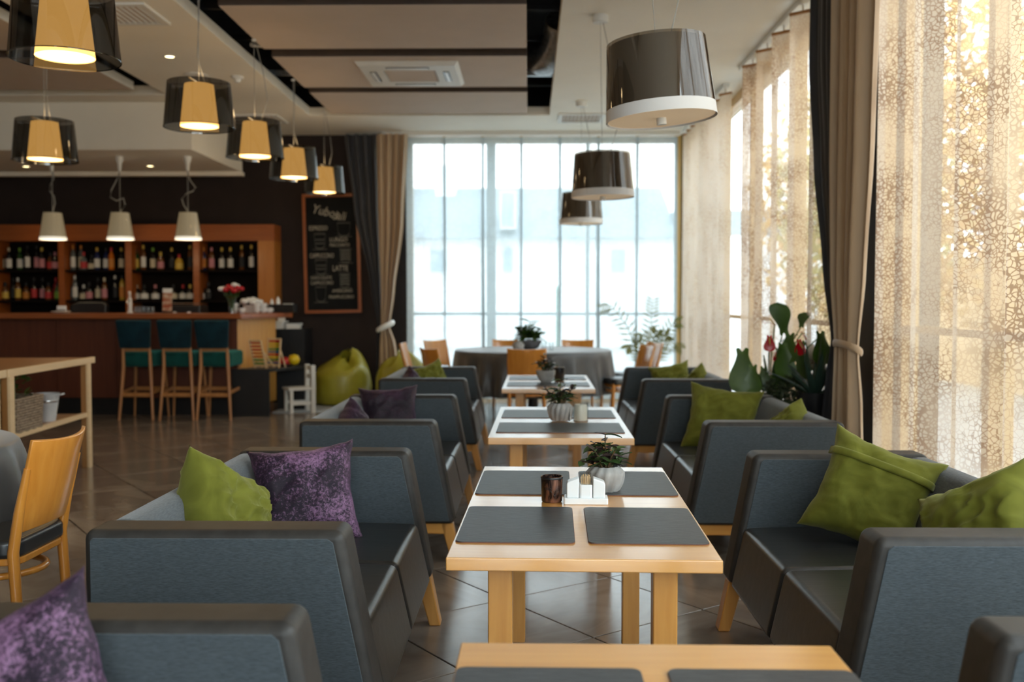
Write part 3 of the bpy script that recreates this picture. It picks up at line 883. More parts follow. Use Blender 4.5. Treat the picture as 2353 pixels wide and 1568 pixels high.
# ================================================================ sofas
def make_sofa(label, loc, rz):
    """local: back at x=0, front towards +x, length along y, centred"""
    L2 = 0.755
    t = thing('sofa', label, 'sofa', loc, rz, 'lounge sofas')
    prof = [(0, .20), (0, .71), (.675, .71), (.772, .20)]
    for s in (-1, 1):
        y0, y1 = sorted((s * L2, s * (L2 - 0.145)))
        arm = obj('arm', MB().prism(prof, y0, y1), M['trim'], t, bevel=0.026, seg=4)
        pn = [(.020, .215), (.020, .682), (.028, .690), (.636, .690), (.650, .680), (.746, .215)]
        for face in (y0, y1):
            d = 0.0025 if face == y1 else -0.0025
            obj('fabric_panel', MB().prism(pn, face - d * 4, face + d), M['fabric'], arm, bevel=0.002, seg=2)
    obj('back', MB().prism([(0.005, .20), (0.005, .705), (.085, .705), (.215, .42), (.215, .20)], -L2 + .14, L2 - .14), M['fabric_back'], t, bevel=0.03, seg=3)
    for s in (-1, 1):
        a, b = sorted((0.003 * s, s * (L2 - 0.148)))
        seat = obj('seat_cushion', MB().prism([(.20, .19), (.20, .425), (.45, .435), (.715, .428), (.768, .19)], a, b), M['leather'], t, bevel=0.024, seg=4)
    obj('seat_base', MB().box(.03, -L2 + .15, .15, .70, L2 - .15, .22), M['black'], t)
    for s in (-1, 1):
        y0, y1 = sorted((s * (L2 - 0.03), s * (L2 - 0.10)))
        obj('side_rail', MB().box(.04, y0, .145, .73, y1, .20), M['oak'], t, bevel=0.004, seg=1)
        obj('leg', MB().hexa([(.755, y0, 0), (.800, y0, 0), (.800, y1, 0), (.755, y1, 0)][0:1] + [(.800, y0, 0), (.800, y1, 0), (.755, y1, 0)], [(.700, y0, .20), (.760, y0, .20), (.760, y1, .20), (.700, y1, .20)]), M['oak_leg'], t, bevel=0.004, seg=1)
        obj('leg', MB().hexa([(-.01, y0, 0), (.035, y0, 0), (.035, y1, 0), (-.01, y1, 0)], [(.03, y0, .20), (.09, y0, .20), (.09, y1, .20), (.03, y1, .20)]), M['oak_leg'], t, bevel=0.004, seg=1)
    return t


XLS, XRS = -1.138, 1.548
sofa = make_sofa('grey blue sofa on the left with an olive and a crushed purple cushion', (XLS - .015, 3.285, 0), 0)
copy_tree(sofa, (XLS + .03, 1.185, 0), 0, 'grey blue sofa in the near left corner with only its far arm showing')
copy_tree(sofa, (XLS, 5.63, 0), 0, 'grey blue sofa on the left with two dark plum cushions')
copy_tree(sofa, (XLS - 0.02, 8.36, 0), 0, 'farthest grey blue sofa of the left row near the bean bags')
copy_tree(sofa, (XRS, 3.235, 0), PI, 'grey blue sofa on the right with the large banded green cushion')
copy_tree(sofa, (XRS - .04, 1.13, 0), PI, 'grey blue sofa in the near right corner with just an arm corner showing')
copy_tree(sofa, (XRS, 5.62, 0), PI, 'grey blue sofa on the right in front of the red flowering plant')
copy_tree(sofa, (XRS, 8.32, 0), PI, 'farthest grey blue sofa of the right row near the corner sheer')


# ================================================================ cushions
def pillow_mesh(name, size, thick, mat, seed, wr=0.012):
    mb = MB()
    n = 40
    def side(sgn):
        def fn(i, j):
            u, v = i * 2 - 1, j * 2 - 1
            pin = 1 - 0.10 * (1 - u * u) * abs(v) ** 2 * 0.6 - 0.0
            pinu = 1 - 0.15 * (1 - v * v) * abs(u) ** 2
            pinv = 1 - 0.15 * (1 - u * u) * abs(v) ** 2
            x, y = u * size / 2 * pinu, v * size / 2 * pinv
            h = max(0.0, (1 - u ** 4) * (1 - v ** 4)) ** 0.62
            z = sgn * thick / 2 * h
            q = noise.noise(Vector((u * 2.2 + seed, v * 2.2 - seed, seed * 3))) + 0.5 * noise.noise(Vector((u * 5 + seed, v * 3.0, seed)))
            rim = h
            fold = math.sin((u + v * 0.6) * 7 + 3 * noise.noise(Vector((u * 1.5, v * 1.5, seed)))) * 0.5
            w1 = noise.noise(Vector((u * 1.6 + v * 0.9 + seed, v * 3.4 - u * 1.2, seed * 2 + sgn)))
            w2 = noise.noise(Vector((u * 3.1 - v * 1.3 + seed, v * 5.0 + u * 2.0, seed * 5 + sgn)))
            ridge = (1 - abs(w1)) ** 6 * 1.6 + (1 - abs(w2)) ** 8 * 0.8
            z += sgn * wr * (0.8 * q + 0.4 * fold + ridge * 0.5 - 0.3) * rim
            x += 0.006 * noise.noise(Vector((v * 4, seed, 1))) * abs(u)
            y += 0.006 * noise.noise(Vector((u * 4, seed, 2))) * abs(v)
            return (x, y, z)
        return fn
    mb.grid(side(1), n, n)
    k = len(mb.v)
    mb2 = MB().grid(side(-1), n, n)
    mb.add(mb2.v, [tuple(reversed(f)) for f in mb2.f])
    me = bpy.data.meshes.new(name)
    me.from_pydata(mb.v, [], mb.f)
    bm = bmesh.new()
    bm.from_mesh(me)
    bmesh.ops.remove_doubles(bm, verts=bm.verts, dist=0.0008)
    bmesh.ops.recalc_face_normals(bm, faces=bm.faces)
    bm.to_mesh(me)
    bm.free()
    me.polygons.foreach_set('use_smooth', [True] * len(me.polygons))
    me.materials.append(mat)
    return me


def cushion(label, loc, normal, roll, mat, size=0.42, thick=0.15, seed=1.0, wr=0.012, band=False):
    """normal: where its broad face looks; roll: turn in its own plane"""
    nrm = Vector(normal).normalized()
    up = Vector((0, 0, 1))
    xax = up.cross(nrm).normalized()
    yax = nrm.cross(xax)
    m = Matrix((xax, yax, nrm)).transposed() @ Matrix.Rotation(roll, 3, 'Z')
    me = pillow_mesh('cushion', size, thick, mat, seed, wr)
    if not band:
        o = link('cushion', me, None, loc, m.to_euler())
        return tag(o, label, 'cushion', 'velvet cushions')
    t = thing('cushion', label, 'cushion', loc, 0, 'velvet cushions', m.to_euler())
    link('cover', me, t)
    s = MB()
    def fn(i, j):
        u = i * 2 - 1
        h = max(0.0, (1 - u ** 4) * (1 - (0.42 + 0.12 * j) ** 4)) ** 0.62
        return (u * size / 2 * 0.99 * (1 - 0.05 * u * u), size / 2 * (0.42 + 0.14 * j), thick / 2 * h + 0.008 + 0.004 * math.sin(j * PI))
    s.grid(fn, 20, 4)
    fl_ = obj('flap', s, mat, t, smooth=80)
    so = fl_.modifiers.new('thick', 'SOLIDIFY')
    so.thickness = 0.008
    so.offset = -1
    return t


cushion('crushed purple velvet cushion leaning on the far arm of the left sofa', (-.835, 3.68, .578), (0.18, -1, 0.50), R(6), M['purple'], .40, .15, 1.3, .008)
cushion('olive green velvet cushion beside the purple one, propped against the left backrest', (-.965, 3.12, .60), (1, -0.30, 0.35), R(-32), M['green'], .39, .19, 2.1, .024)
cushion('large olive green velvet cushion with a stitched band on the right sofa', (1.235, 3.585, .605), (-0.30, -1, 0.36), R(-20), M['green'], .405, .17, 3.2, .013, True)
cushion('olive green velvet cushion cut by the right edge of the picture', (1.335, 2.93, .60), (-1, -0.45, 0.40), R(30), M['green'], .40, .18, 4.5, .018)
cushion('crushed purple velvet cushion in the near left corner', (-.895, 1.66, .565), (0.10, -1, 0.35), R(24), M['purple'], .42, .15, 5.1, .008)
cushion('large dark plum cushion standing against the far arm of the second left sofa', (-.86, 6.12, .60), (0.15, -1, 0.35), R(3), M['purple_dark'], .37, .16, 6.3, .012)
cushion('small dark plum cushion peeking over the near arm of the second left sofa', (-.955, 5.42, .578), (1, -0.6, 0.35), R(35), M['purple_dark'], .30, .15, 7.7, .014)
cushion('olive green cushion spread against the far arm of the second right sofa', (1.17, 6.03, .585), (-0.2, -1, 0.55), R(-8), M['green'], .45, .15, 8.8, .014)
cushion('light green cushion corner rising over the near arm of the second right sofa', (1.40, 5.35, .580), (-1, -0.5, 0.35), R(40), M['green'], .31, .17, 9.9, .018)
cushion('olive green cushion on the farthest left sofa', (-.87, 8.82, .595), (0.5, -1, 0.35), R(18), M['green'], .34, .16, 10.4, .014)
cushion('small plum cushion on the farthest left sofa', (-.98, 8.30, .57), (1, -0.7, 0.3), R(38), M['purple_dark'], .29, .15, 11.2, .012)
cushion('olive cushion left of its twin on the farthest right sofa', (1.26, 8.78, .59), (-0.2, -1, 0.4), R(12), M['green'], .36, .15, 12.6, .014)
cushion('olive cushion right of its twin on the farthest right sofa', (1.40, 8.30, .575), (-1, -0.8, 0.3), R(42), M['green'], .33, .16, 13.7, .016)


# ================================================================ low tables with placemats
def make_table(label, loc, rz):
    t = thing('low_table', label, 'table', loc, rz, 'low oak tables')
    obj('tabletop', MB().box(-.35, -.705, .616, .35, .705, .65), M['oak_top'], t, bevel=0.003, seg=2)
    for sx in (-1, 1):
        for sy in (-1, 1):
            cx, cy = sx * .217, sy * .575
            obj('leg', MB().box(cx - .032, cy - .032, 0, cx + .032, cy + .032, .617), M['oak_leg'], t, bevel=0.003, seg=1)
    return t


def rrect(w, d, r, n=5):
    pts = []
    for cx, cy, a0 in ((w / 2 - r, d / 2 - r, 0), (-w / 2 + r, d / 2 - r, 90), (-w / 2 + r, -d / 2 + r, 180), (w / 2 - r, -d / 2 + r, 270)):
        for k in range(n + 1):
            a = R(a0 + 90 * k / n)
            pts.append((cx + r * math.cos(a), cy + r * math.sin(a)))
    return pts


mat_edge = make_mesh('backing', MB().prism(rrect(.325, .465, .02), 0.0005, 0.0022, 'z'), M['mat_edge'])
mat_top = make_mesh('surface', MB().prism(rrect(.323, .463, .019), 0.0022, 0.0045, 'z'), M['mat'])
run_edge = make_mesh('backing', MB().prism(rrect(.64, .40, .012), 0.0005, 0.0022, 'z'), M['mat_edge'])
run_top = make_mesh('surface', MB().prism(rrect(.638, .398, .011), 0.0022, 0.0045, 'z'), M['mat'])


def placemat(label, loc, rz, long=False):
    t = thing('placemat', label, 'placemat', loc, rz, 'charcoal placemats')
    link('backing', run_edge if long else mat_edge, t)
    link('surface', run_top if long else mat_top, t)


TZ = 0.65
tabs = [((.215, 1.168), R(-.5)), ((.157, 3.20), R(-1.46)), ((.165, 5.44), R(-0.9)), ((.155, 8.12), R(-0.6))]
tabl = ['nearest low oak table cut by the bottom edge of the picture', 'low oak table in sharp focus with candle glass and white salt set', 'low oak table third from the front with a ribbed grey pot', 'farthest low oak table just before the draped round table']
tb = make_table(tabl[1], (*tabs[1][0], 0), tabs[1][1])
for k in (0, 2, 3):
    copy_tree(tb, (*tabs[k][0], 0), tabs[k][1], tabl[k])


def on(k, x, y, z=TZ):
    c, a = tabs[k]
    return (c[0] + x * math.cos(a) - y * math.sin(a), c[1] + x * math.sin(a) + y * math.cos(a), z)


for sx, nx in ((-1, 'left'), (1, 'right')):
    placemat(f'near {nx} charcoal placemat on the oak table in sharp focus', on(1, sx * .180, -.318), tabs[1][1])
    placemat(f'far {nx} charcoal placemat on the oak table in sharp focus', on(1, sx * .180, .352), tabs[1][1])
    placemat(f'{nx} charcoal placemat on the nearest table at the bottom edge', on(0, sx * .185, .335), tabs[0][1])
placemat('near wide charcoal runner on the third low table', on(2, 0, -.33), tabs[2][1], True)
placemat('far wide charcoal runner on the third low table', on(2, 0, .30), tabs[2][1], True)
placemat('near wide charcoal runner on the farthest low table', on(3, 0, -.30), tabs[3][1], True)
placemat('far wide charcoal runner on the farthest low table', on(3, 0, .34), tabs[3][1], True)


# ---------------------------------------------------------------- table pots with jade plants
def leaf_mesh(name, L, W, mat, bend=0.25, notch=0.0, n=6, pw=0.8):
    """leaf along +y, face up, drooping at the tip"""
    mb = MB()
    def fn(i, j):
        wd = W / 2 * math.sin(PI * min(1, (j * 0.96 + 0.04)) ** pw) ** 0.8
        x = (i * 2 - 1) * wd
        y = L * j
        if notch and j < 0.25:
            y -= notch * abs(i * 2 - 1) * (0.25 - j) / 0.25
        return (x, y, -bend * L * j * j + 0.12 * W * (abs(i * 2 - 1)) ** 2)
    mb.grid(fn, 4, n)
    me = make_mesh(name, mb, mat, smooth=80, fixn=False)
    return me


jl = [leaf_mesh('leaf', .040, .023, M['jade'], .15), leaf_mesh('leaf', .034, .022, M['jade_red'], .15), leaf_mesh('leaf', .046, .024, M['jade'], .3)]


def jade_plant(label, loc, pot, s=1.0, seed=1, nst=9, height=.11, mats=jl, spread=.075):
    rnd = random.Random(seed)
    t = thing('potted_plant', label, 'potted plant', loc, rnd.uniform(0, 6), 'small potted plants on tables')
    h = pot(t)
    obj('soil', MB().lathe([(0.040 * s, h - .012), (0.001, h - .006)], 16), M['soil'], t)
    for k in range(nst):
        a = k * 2.4 + rnd.uniform(-.3, .3)
        r = spread * (0.35 + 0.65 * rnd.random()) if k else 0.01
        top = Vector((r * math.cos(a), r * math.sin(a), h + height * (rnd.uniform(.12, .72) if k else 1.0)))
        p0 = Vector((0.015 * math.cos(a), 0.015 * math.sin(a), h - .015))
        mid = (p0 + top) / 2 + Vector((0, 0, .012))
        st = obj('stem', MB().tube([p0, mid, top], [.0035, .003, .002], 6), M['stem'], t, smooth=True)
        for q in range(8):
            f = 1 - (q // 2) * 0.22
            c = p0.lerp(mid, f * 2) if f < 0.5 else mid.lerp(top, f * 2 - 1)
            aa = a + q * PI + (q // 2) * PI / 2 + rnd.uniform(-.4, .4)
            link('leaf', mats[rnd.choice((0, 0, 1, 2, 1))], t, c, (rnd.uniform(-.15, .75), rnd.uniform(-.4, .4), aa), [rnd.uniform(.75, 1.15) * s] * 3)
    return t


def ribbed_pot(r, h, mat, ribs=18, depth=0.05, rim=0.68):
    def build(t):
        mb = MB()
        prof = []
        for i in range(13):
            q = i / 12
            rad = r * (0.52 + 0.48 * math.sin(PI * (0.10 + 0.62 * q)) ** 0.9) if q < 0.75 else r * (1.0 - (1 - rim) * ((q - 0.75) / 0.25) ** 1.3 * 1.0)
            prof.append((rad, h * q))
        seg = ribs * 4
        vs, fs = [], []
        for k in range(seg):
            a = 2 * PI * k / seg
            m = 1 - depth * (0.5 - 0.5 * math.cos(ribs * a)) ** 2
            for rr, z in prof:
                tw = a + 0.25 * z / h
                vs.append((rr * m * math.cos(tw), rr * m * math.sin(tw), z))
        n = len(prof)
        for k in range(seg):
            k2 = (k + 1) % seg
            for i in range(n - 1):
                fs.append((k * n + i, k2 * n + i, k2 * n + i + 1, k * n + i + 1))
        fs.append(tuple(k * n for k in range(seg - 1, -1, -1)))
        mb.add(vs, fs)
        obj('pot', mb, mat, t, smooth=80, fixn=False)
        return h
    return build


def plain_pot(prof, mat, hh):
    def build(t):
        obj('pot', MB().lathe(prof, 28), mat, t, smooth=True)
        return hh
    return build


jade_plant('jade plant in a rounded grey ribbed pot behind the white salt set', (.262, 3.40, TZ), ribbed_pot(.068, .088, M['potribs'], 12, .13), 1.1, 3, 17, .105, spread=.092)
jade_plant('leafy plant in a white ribbed bowl on the third low table', (at(1287, 968, z=TZ).x, at(1287, 968, z=TZ).y, TZ + .0045), ribbed_pot(.072, .095, M['potribs'], 13, .17), 1.15, 8, 16, .125, spread=.095)
jade_plant('leafy plant in a rough grey stone pot on the farthest low table', (at(1254, 880, z=TZ).x, at(1254, 880, z=TZ).y, TZ), plain_pot([(.035, 0), (.06, .03), (.075, .07), (.078, .10), (.07, .10), (.06, .09)], M['stonepot'], .10), 1.2, 12, 11, .12, spread=.09)

# candle glass with bare-tree print
t = thing('candle_glass', 'copper brown candle glass with bare tree print, beside the white salt set', 'candle holder', (at(1268, 1153, z=TZ).x, at(1268, 1153, z=TZ).y, TZ))
obj('glass', MB().lathe([(.001, .004), (.030, .0), (.0335, .004), (.0355, .083), (.0335, .0845), (.0315, .083), (.030, .012), (.001, .010)], 32), M['copper'], t, smooth=True)
obj('rim', MB().lathe([(.0358, .076), (.0364, .078), (.0364, .081), (.0352, .083)], 32, cap=False), M['black'], t, smooth=True)
tw = MB()
rnd = random.Random(5)
def twig(p, d, l, w, dep):
    """flat printed branch on the front of the glass: p,d in (angle, height)"""
    q = (p[0] + d[0] * l, p[1] + d[1] * l)
    def S(a, z):
        rr = .0345 + .0012 * z / .083 + .0004
        return (rr * math.sin(a), -rr * math.cos(a), z)
    n = (-d[1], d[0])
    tw.add([S((p[0] - n[0] * w) / 1, p[1] - n[1] * w * .035), S(p[0] + n[0] * w, p[1] + n[1] * w * .035), S(q[0] + n[0] * w * .6, q[1] + n[1] * w * .02), S(q[0] - n[0] * w * .6, q[1] - n[1] * w * .02)], [(0, 1, 2, 3)])
    if dep:
        for s in (-1, 1, 0):
            a = math.atan2(d[1] * 30, d[0]) + s * rnd.uniform(.3, .7)
            twig(q, (math.cos(a), math.sin(a) / 30), l * rnd.uniform(.6, .8), w * .55, dep - 1)
twig((.25, .006), (0.0, 1 / 30), .55, .12, 4)
obj('tree_print', tw, M['darkglaze'], t, fixn=False)
obj('tealight', MB().lathe([(.019, .0121), (.019, .026), (.001, .026)], 16), M['wax'], t)

# white salt, pepper and toothpick set
sc = at(1347, 1160, z=TZ)
t = thing('salt_set', 'white ceramic salt, pepper and toothpick set in a square tray', 'condiment set', (sc.x, sc.y + .03, TZ), R(-1.5))
obj('tray', MB().prism(rrect(.142, .072, .006), 0.0, .020, 'z'), M['white'], t, bevel=.002, seg=1)
for s in (-1, 1):
    def shaker(sx):
        mb = MB()
        x0, x1 = sorted((sx * .0225, sx * .062))
        prof = [(x0, .019), (x1, .019)]
        prof += [(x1, .068), (x1 - .004 * (1 if sx > 0 else 0), .073)] if sx > 0 else [(x1, .083)]
        prof = [(x0, .019), (x1, .019)] + ([(x1, .066), (x1 - .006, .072), (x0, .084)] if sx > 0 else [(x1, .084), (x0 + .006, .072), (x0, .066)])
        return mb.prism(prof, -.024, .024)
    obj('shaker', shaker(s), M['white'], t, bevel=.004, seg=3)
obj('toothpick_cup', MB().prism(rrect(.042, .050, .008), .019, .062, 'z'), M['white'], t, bevel=.002, seg=2)
obj('clear_sleeve', MB().lathe([(.0185, .060), (.0185, .098)], 24, cap=False), M['clear'], t, smooth=True)
for k in range(26):
    a, r = k * 2.4, .0155 * math.sqrt(k / 26)
    obj('toothpick', MB().tube([(r * math.cos(a), r * math.sin(a), .062), (r * math.cos(a) * 1.08, r * math.sin(a) * 1.08, .088 + .004 * math.sin(k * 5))], .0012, 5), M['pick'], t)

# candles on the other tables
c = at(1334, 968, z=TZ)
t = thing('pillar_candle', 'cream pillar candle in a clear glass on the third low table', 'candle', (c.x, c.y, TZ))
obj('wax', MB().lathe([(.036, .004), (.036, .085), (.03, .092), (.012, .084), (.001, .082)], 24), M['wax'], t, smooth=True)
obj('wick', MB().tube([(0, 0, .082), (.001, 0, .096)], .0015, 6), M['black'], t)
obj('glass', MB().lathe([(.001, .0), (.042, .0), (.043, .105)], 28, cap=False), M['clear'], t, smooth=True)
cd_ = thing('card_holder', 'small black edged card leaning on the cream candle', 'card', (c.x - .055, c.y - .01, TZ + .0045), R(75))
obj('card', MB().box(-.03, -.002, 0, .03, .002, .075), M['white'], cd_)
obj('spine', MB().box(-.033, -.003, 0, -.029, .003, .076), M['black'], cd_)
c = at(1285, 876, z=TZ)
t = thing('candle_glass', 'black candle glass on the farthest low table', 'candle holder', (c.x, c.y, TZ))
obj('glass', MB().lathe([(.001, .004), (.036, 0), (.042, .006), (.044, .115), (.041, .115), (.038, .02), (.001, .015)], 28), M['darkglaze'], t, smooth=True)
obj('rim', MB().lathe([(.0445, .112), (.0455, .116), (.042, .118)], 28, cap=False), M['chrome'], t, smooth=True)


# ================================================================ round table with cloth and chairs
def draped_cloth(r, ztop, zlow, nf, amp, mat, name, parent=None):
    mb = MB()
    seg = nf * 8
    rings = [(0.0, ztop), (r * .6, ztop), (r - .01, ztop), (r + .004, ztop - .012)]
    for i in range(1, 9):
        rings.append((None, ztop - .012 - (ztop - .012 - zlow) * i / 8))
    vs, fs = [], []
    for ri, (rr, z) in enumerate(rings):
        for k in range(seg):
            a = 2 * PI * k / seg
            q = rr
            if rr is None:
                d = (ztop - z) / (ztop - zlow)
                q = r + .006 + amp * d * (0.9 + math.sin(nf * a + 1.2 * math.sin(3 * a)) * (0.6 + .4 * math.sin(5 * a)))
            vs.append((q * math.cos(a), q * math.sin(a), z))
    for ri in range(len(rings) - 1):
        for k in range(seg):
            k2 = (k + 1) % seg
            fs.append((ri * seg + k, ri * seg + k2, (ri + 1) * seg + k2, (ri + 1) * seg + k))
    mb.add(vs, fs)
    return obj(name, mb, mat, parent, smooth=60)


RC = Vector((0.05, 11.50, 0))
t = thing('round_table', 'large round table hidden under the charcoal cloth by the end window', 'table', RC)
obj('tabletop', MB().lathe([(.88, .715), (.89, .735), (.001, .736)], 40), M['oak'], t)
obj('pedestal', MB().lathe([(.30, 0), (.30, .03), (.06, .06), (.05, .70), (.20, .715)], 24), M['black'], t, smooth=True)
o = draped_cloth(.90, .75, .27, 22, .055, M['charcoalcloth'], 'tablecloth')
o.location = RC
tag(o, 'charcoal cloth draped over the large round table', 'tablecloth')


def make_chair(label, loc, rz, group):
    """local: seat towards -y, back at y=0, so rz=0 faces the camera side"""
    t = thing('dining_chair', label, 'chair', loc, rz, group)
    def back(i, j):
        x = (i * 2 - 1)
        z = .50 + .31 * j
        wd = .185 + .018 * j
        return (x * wd, .005 + .085 * (j * 0.9) + .045 * (1 - x * x) - .01, z + .012 * (x * x) * (1 if j > .5 else -1))
    mb = MB().grid(back, 14, 6)
    b = obj('backrest', mb, M['chairwood'], t, smooth=80)
    m_ = b.modifiers.new('thick', 'SOLIDIFY')
    m_.thickness = .016
    m_.offset = 0
    bv = b.modifiers.new('round', 'BEVEL')
    bv.width = .004
    bv.segments = 2
    bv.limit_method = 'ANGLE'
    for s in (-1, 1):
        obj('leg', MB().tube([(s * .185, .045, 0), (s * .182, .0, .22), (s * .180, -.012, .42), (s * .183, .012, .56), (s * .192, .050, .72)], [.017, .019, .020, .018, .012], 10), M['chairwood'], t, smooth=True)
        obj('leg', MB().tube([(s * .19, -.41, 0), (s * .178, -.40, .25), (s * .170, -.39, .42)], [.014, .017, .019], 10), M['chairwood'], t, smooth=True)
    obj('seat_frame', MB().prism([(x * .40 * (1.0 - .06 * (y > 0)), -.20 + y * .41) for x, y in rrect(1, 1, .16)], .375, .40, 'z'), M['chairwood'], t, bevel=.004, seg=1)
    obj('seat_cushion', MB().prism([(x * .42 * (1.0 - .06 * (y > 0)), -.205 + y * .43) for x, y in rrect(1, 1, .16)], .398, .468, 'z'), M['leather'], t, bevel=.020, seg=3)
    obj('stretcher_ring', MB().tube([(.172 * math.cos(a), -.20 + .20 * math.sin(a), .325) for a in [2 * PI * k / 32 for k in range(33)]], .013, 8), M['chairwood'], t, smooth=True)
    return t


ch = make_chair('amber wood chair with curved back and black seat behind the left sofas', (-1.79, 3.60, 0), R(-90), 'amber wood chairs')
ring = [
    ((-.02, 10.30), 180, 'amber chair with its back to the camera in front of the round table'),
    ((-.26, 12.62), 2, 'amber chair behind the round table, left of the grey plant bowl'),
    ((.617, 12.58), -4, 'amber chair behind the round table, right of the grey plant bowl'),
    ((-.98, 10.36), 122, 'dark amber chair at the near left of the round table'),
    ((-1.13, 12.50), 50, 'amber chair in window light at the far left of the round table'),
    ((-1.40, 11.62), 88, 'amber chair seen edge on beside the second bean bag'),
    ((1.25, 11.05), -74, 'amber chair with black seat at the right of the round table'),
    ((1.43, 11.80), -70, 'amber chair half hidden behind the right-hand chair by the palm'),
]
for (x, y), a, lab in ring:
    copy_tree(ch, (x, y, 0), R(a), lab)

bp = at(1217, 797, z=.75)
jl2 = [leaf_mesh('leaf', .075, .036, M['leaf'], .2), leaf_mesh('leaf', .06, .032, M['jade'], .2), leaf_mesh('leaf', .08, .036, M['leaf'], .35)]
jade_plant('bushy green plant in a slate bowl on the round table', (bp.x, 11.45, .75), plain_pot([(.05, 0), (.10, .02), (.135, .08), (.14, .11), (.125, .11), (.11, .09)], M['slate'], .11), 1.9, 21, 12, .20, jl2, .16)
bp = at(1192, 800, z=.75)
t = thing('ceramic_jar', 'small pale stone jar beside the slate bowl on the round table', 'jar', (bp.x, 11.35, .75))
obj('body', MB().lathe([(.03, 0), (.065, .02), (.07, .06), (.05, .09), (.045, .085)], 24), M['stonepot'], t, smooth=True)
obj('lid', MB().lathe([(.05, .088), (.04, .10), (.012, .105), (.012, .118), (.001, .12)], 20), M['stonepot'], t, smooth=True)
bp = at(1248, 800, z=.75)
for k, (dx, dy, q) in enumerate(((0, 0, 'left'), (.085, .03, 'right'))):
    t = thing('tumbler', f'clear tumbler on the round table, {q} of two by the slate bowl', 'glass', (bp.x + dx, 11.35 + dy, .75), 0, 'tumblers on the round table')
    obj('bowl', MB().lathe([(.001, .0), (.026, 0), (.033, .09)], 20, cap=False), M['clear'], t, smooth=True)
    obj('base', MB().lathe([(.025, .001), (.026, .008), (.001, .008)], 20), M['clear'], t)

# draped table at the left edge, cut by the frame
lt = thing('round_table', 'table under a dark cloth cut by the left edge of the picture', 'table', (-2.62, 3.75, 0))
obj('tabletop', MB().lathe([(.58, .71), (.59, .735), (.001, .736)], 36), M['oak'], lt)
obj('pedestal', MB().lathe([(.25, 0), (.25, .03), (.05, .06), (.05, .70), (.2, .715)], 20), M['black'], lt, smooth=True)
o = draped_cloth(.60, .75, .36, 12, .07, M['charcoalcloth'], 'tablecloth')
o.location = (-2.62, 3.75, 0)
tag(o, 'dark cloth corner hanging at the left edge of the picture', 'tablecloth')
print('part3 ok')
# ================================================================ pendant lamps
M['lampglow'] = pmat('lit_cream_shade', (0.60, 0.44, 0.20), rough=0.7, emit=(1.0, 0.52, 0.13), estr=3.3)
M['lampdisc'] = pmat('lit_diffuser', (0.8, 0.75, 0.65), rough=0.6, emit=(1.0, 0.88, 0.66), estr=1.5)
M['barglow'] = pmat('white_bar_shade', (0.46, 0.41, 0.33), rough=0.5, emit=(1.0, 0.70, 0.35), estr=0.22)
M['bardisc'] = pmat('lit_bar_rim', (0.8, 0.78, 0.72), rough=0.5, emit=(1.0, 0.88, 0.70), estr=1.1)


def cable_pair(t, h, ztop, bow=0.05, rc=.062):
    obj('cable', MB().tube([(0, 0, h - .02), (0, 0, ztop)], .0022, 6), M['cord'], t)
    obj('cable', MB().tube([(.05, 0, h - .02), (.05 + bow, 0, h + (ztop - h) * .25), (.04 + bow * .6, 0, h + (ztop - h) * .6), (.01, 0, ztop)], .003, 6), M['cord'], t, smooth=True)
    obj('canopy', MB().lathe([(rc * .9, ztop - rc * .9), (rc, ztop - rc * .7), (rc, ztop)], 24), M['offwhite'], t, smooth=True)


def shell(rb, rt, z0, z1, seg=48):
    return MB().lathe([(rb, z0), (rt, z1)], seg, cap=False)


def lit_pendant(label, x, y, z, tilt=(0, 0, 0), bow=.05, rt=.212):
    t = thing('pendant_lamp', label, 'lamp', (x, y, z), 0, 'lit smoked pendant lamps')
    so = obj('outer_shade', shell(.240, rt, 0, .31), M['smokeclear'], t, smooth=True)
    obj('rim', MB().lathe([(.2405, .0), (.2415, .004), (.2395, .006)], 48, cap=False), M['smokeclear'], so, smooth=True)
    obj('inner_shade', shell(.128, .098, .012, .298), M['lampglow'], t, smooth=True)
    obj('shade_top', MB().lathe([(.098, .297), (.02, .30)], 32), M['liner'], t)
    obj('diffuser', MB().lathe([(.127, .016), (.001, .012)], 32), M['lampdisc'], t, smooth=True)
    obj('spider', MB().bar((-rt, 0, .305), (rt, 0, .305), .008).bar((0, -rt, .305), (0, rt, .305), .008), M['chrome'], t)
    cable_pair(t, .31, ZC - z, bow, .018)
    l = bpy.data.lights.new('bulb', 'POINT')
    l.energy, l.color, l.shadow_soft_size = 9.0, (1.0, 0.66, 0.30), .09
    lo = bpy.data.objects.new('bulb', l)
    COL.objects.link(lo)
    lo.parent = t
    lo.location = (0, 0, -.12)
    l = bpy.data.lights.new('bulb', 'POINT')
    l.energy, l.color, l.shadow_soft_size = 2.5, (1.0, 0.68, 0.34), .06
    lo = bpy.data.objects.new('bulb', l)
    COL.objects.link(lo)
    lo.parent = t
    lo.location = (0, 0, .36)
    return t


lit_pendant('lit smoked pendant lamp largest at the top left corner', -2.108, 4.54, 2.40)
lit_pendant('lit smoked pendant lamp above the bar bulkhead corner, second of the left row', -2.277, 6.90, 2.50, bow=-.06)
lit_pendant('lit smoked pendant lamp third in the left row', -2.305, 8.40, 2.51, bow=.06)
lit_pendant('lit smoked pendant lamp fourth in the left row', -2.33, 9.90, 2.52, bow=-.05)
lit_pendant('lit smoked pendant lamp just above the chalkboard, last of the left row', -2.365, 11.55, 2.555, bow=.04)
lit_pendant('lit smoked pendant lamp alone at the far left in front of the bulkhead', -3.745, 7.70, 2.39, bow=-.03)


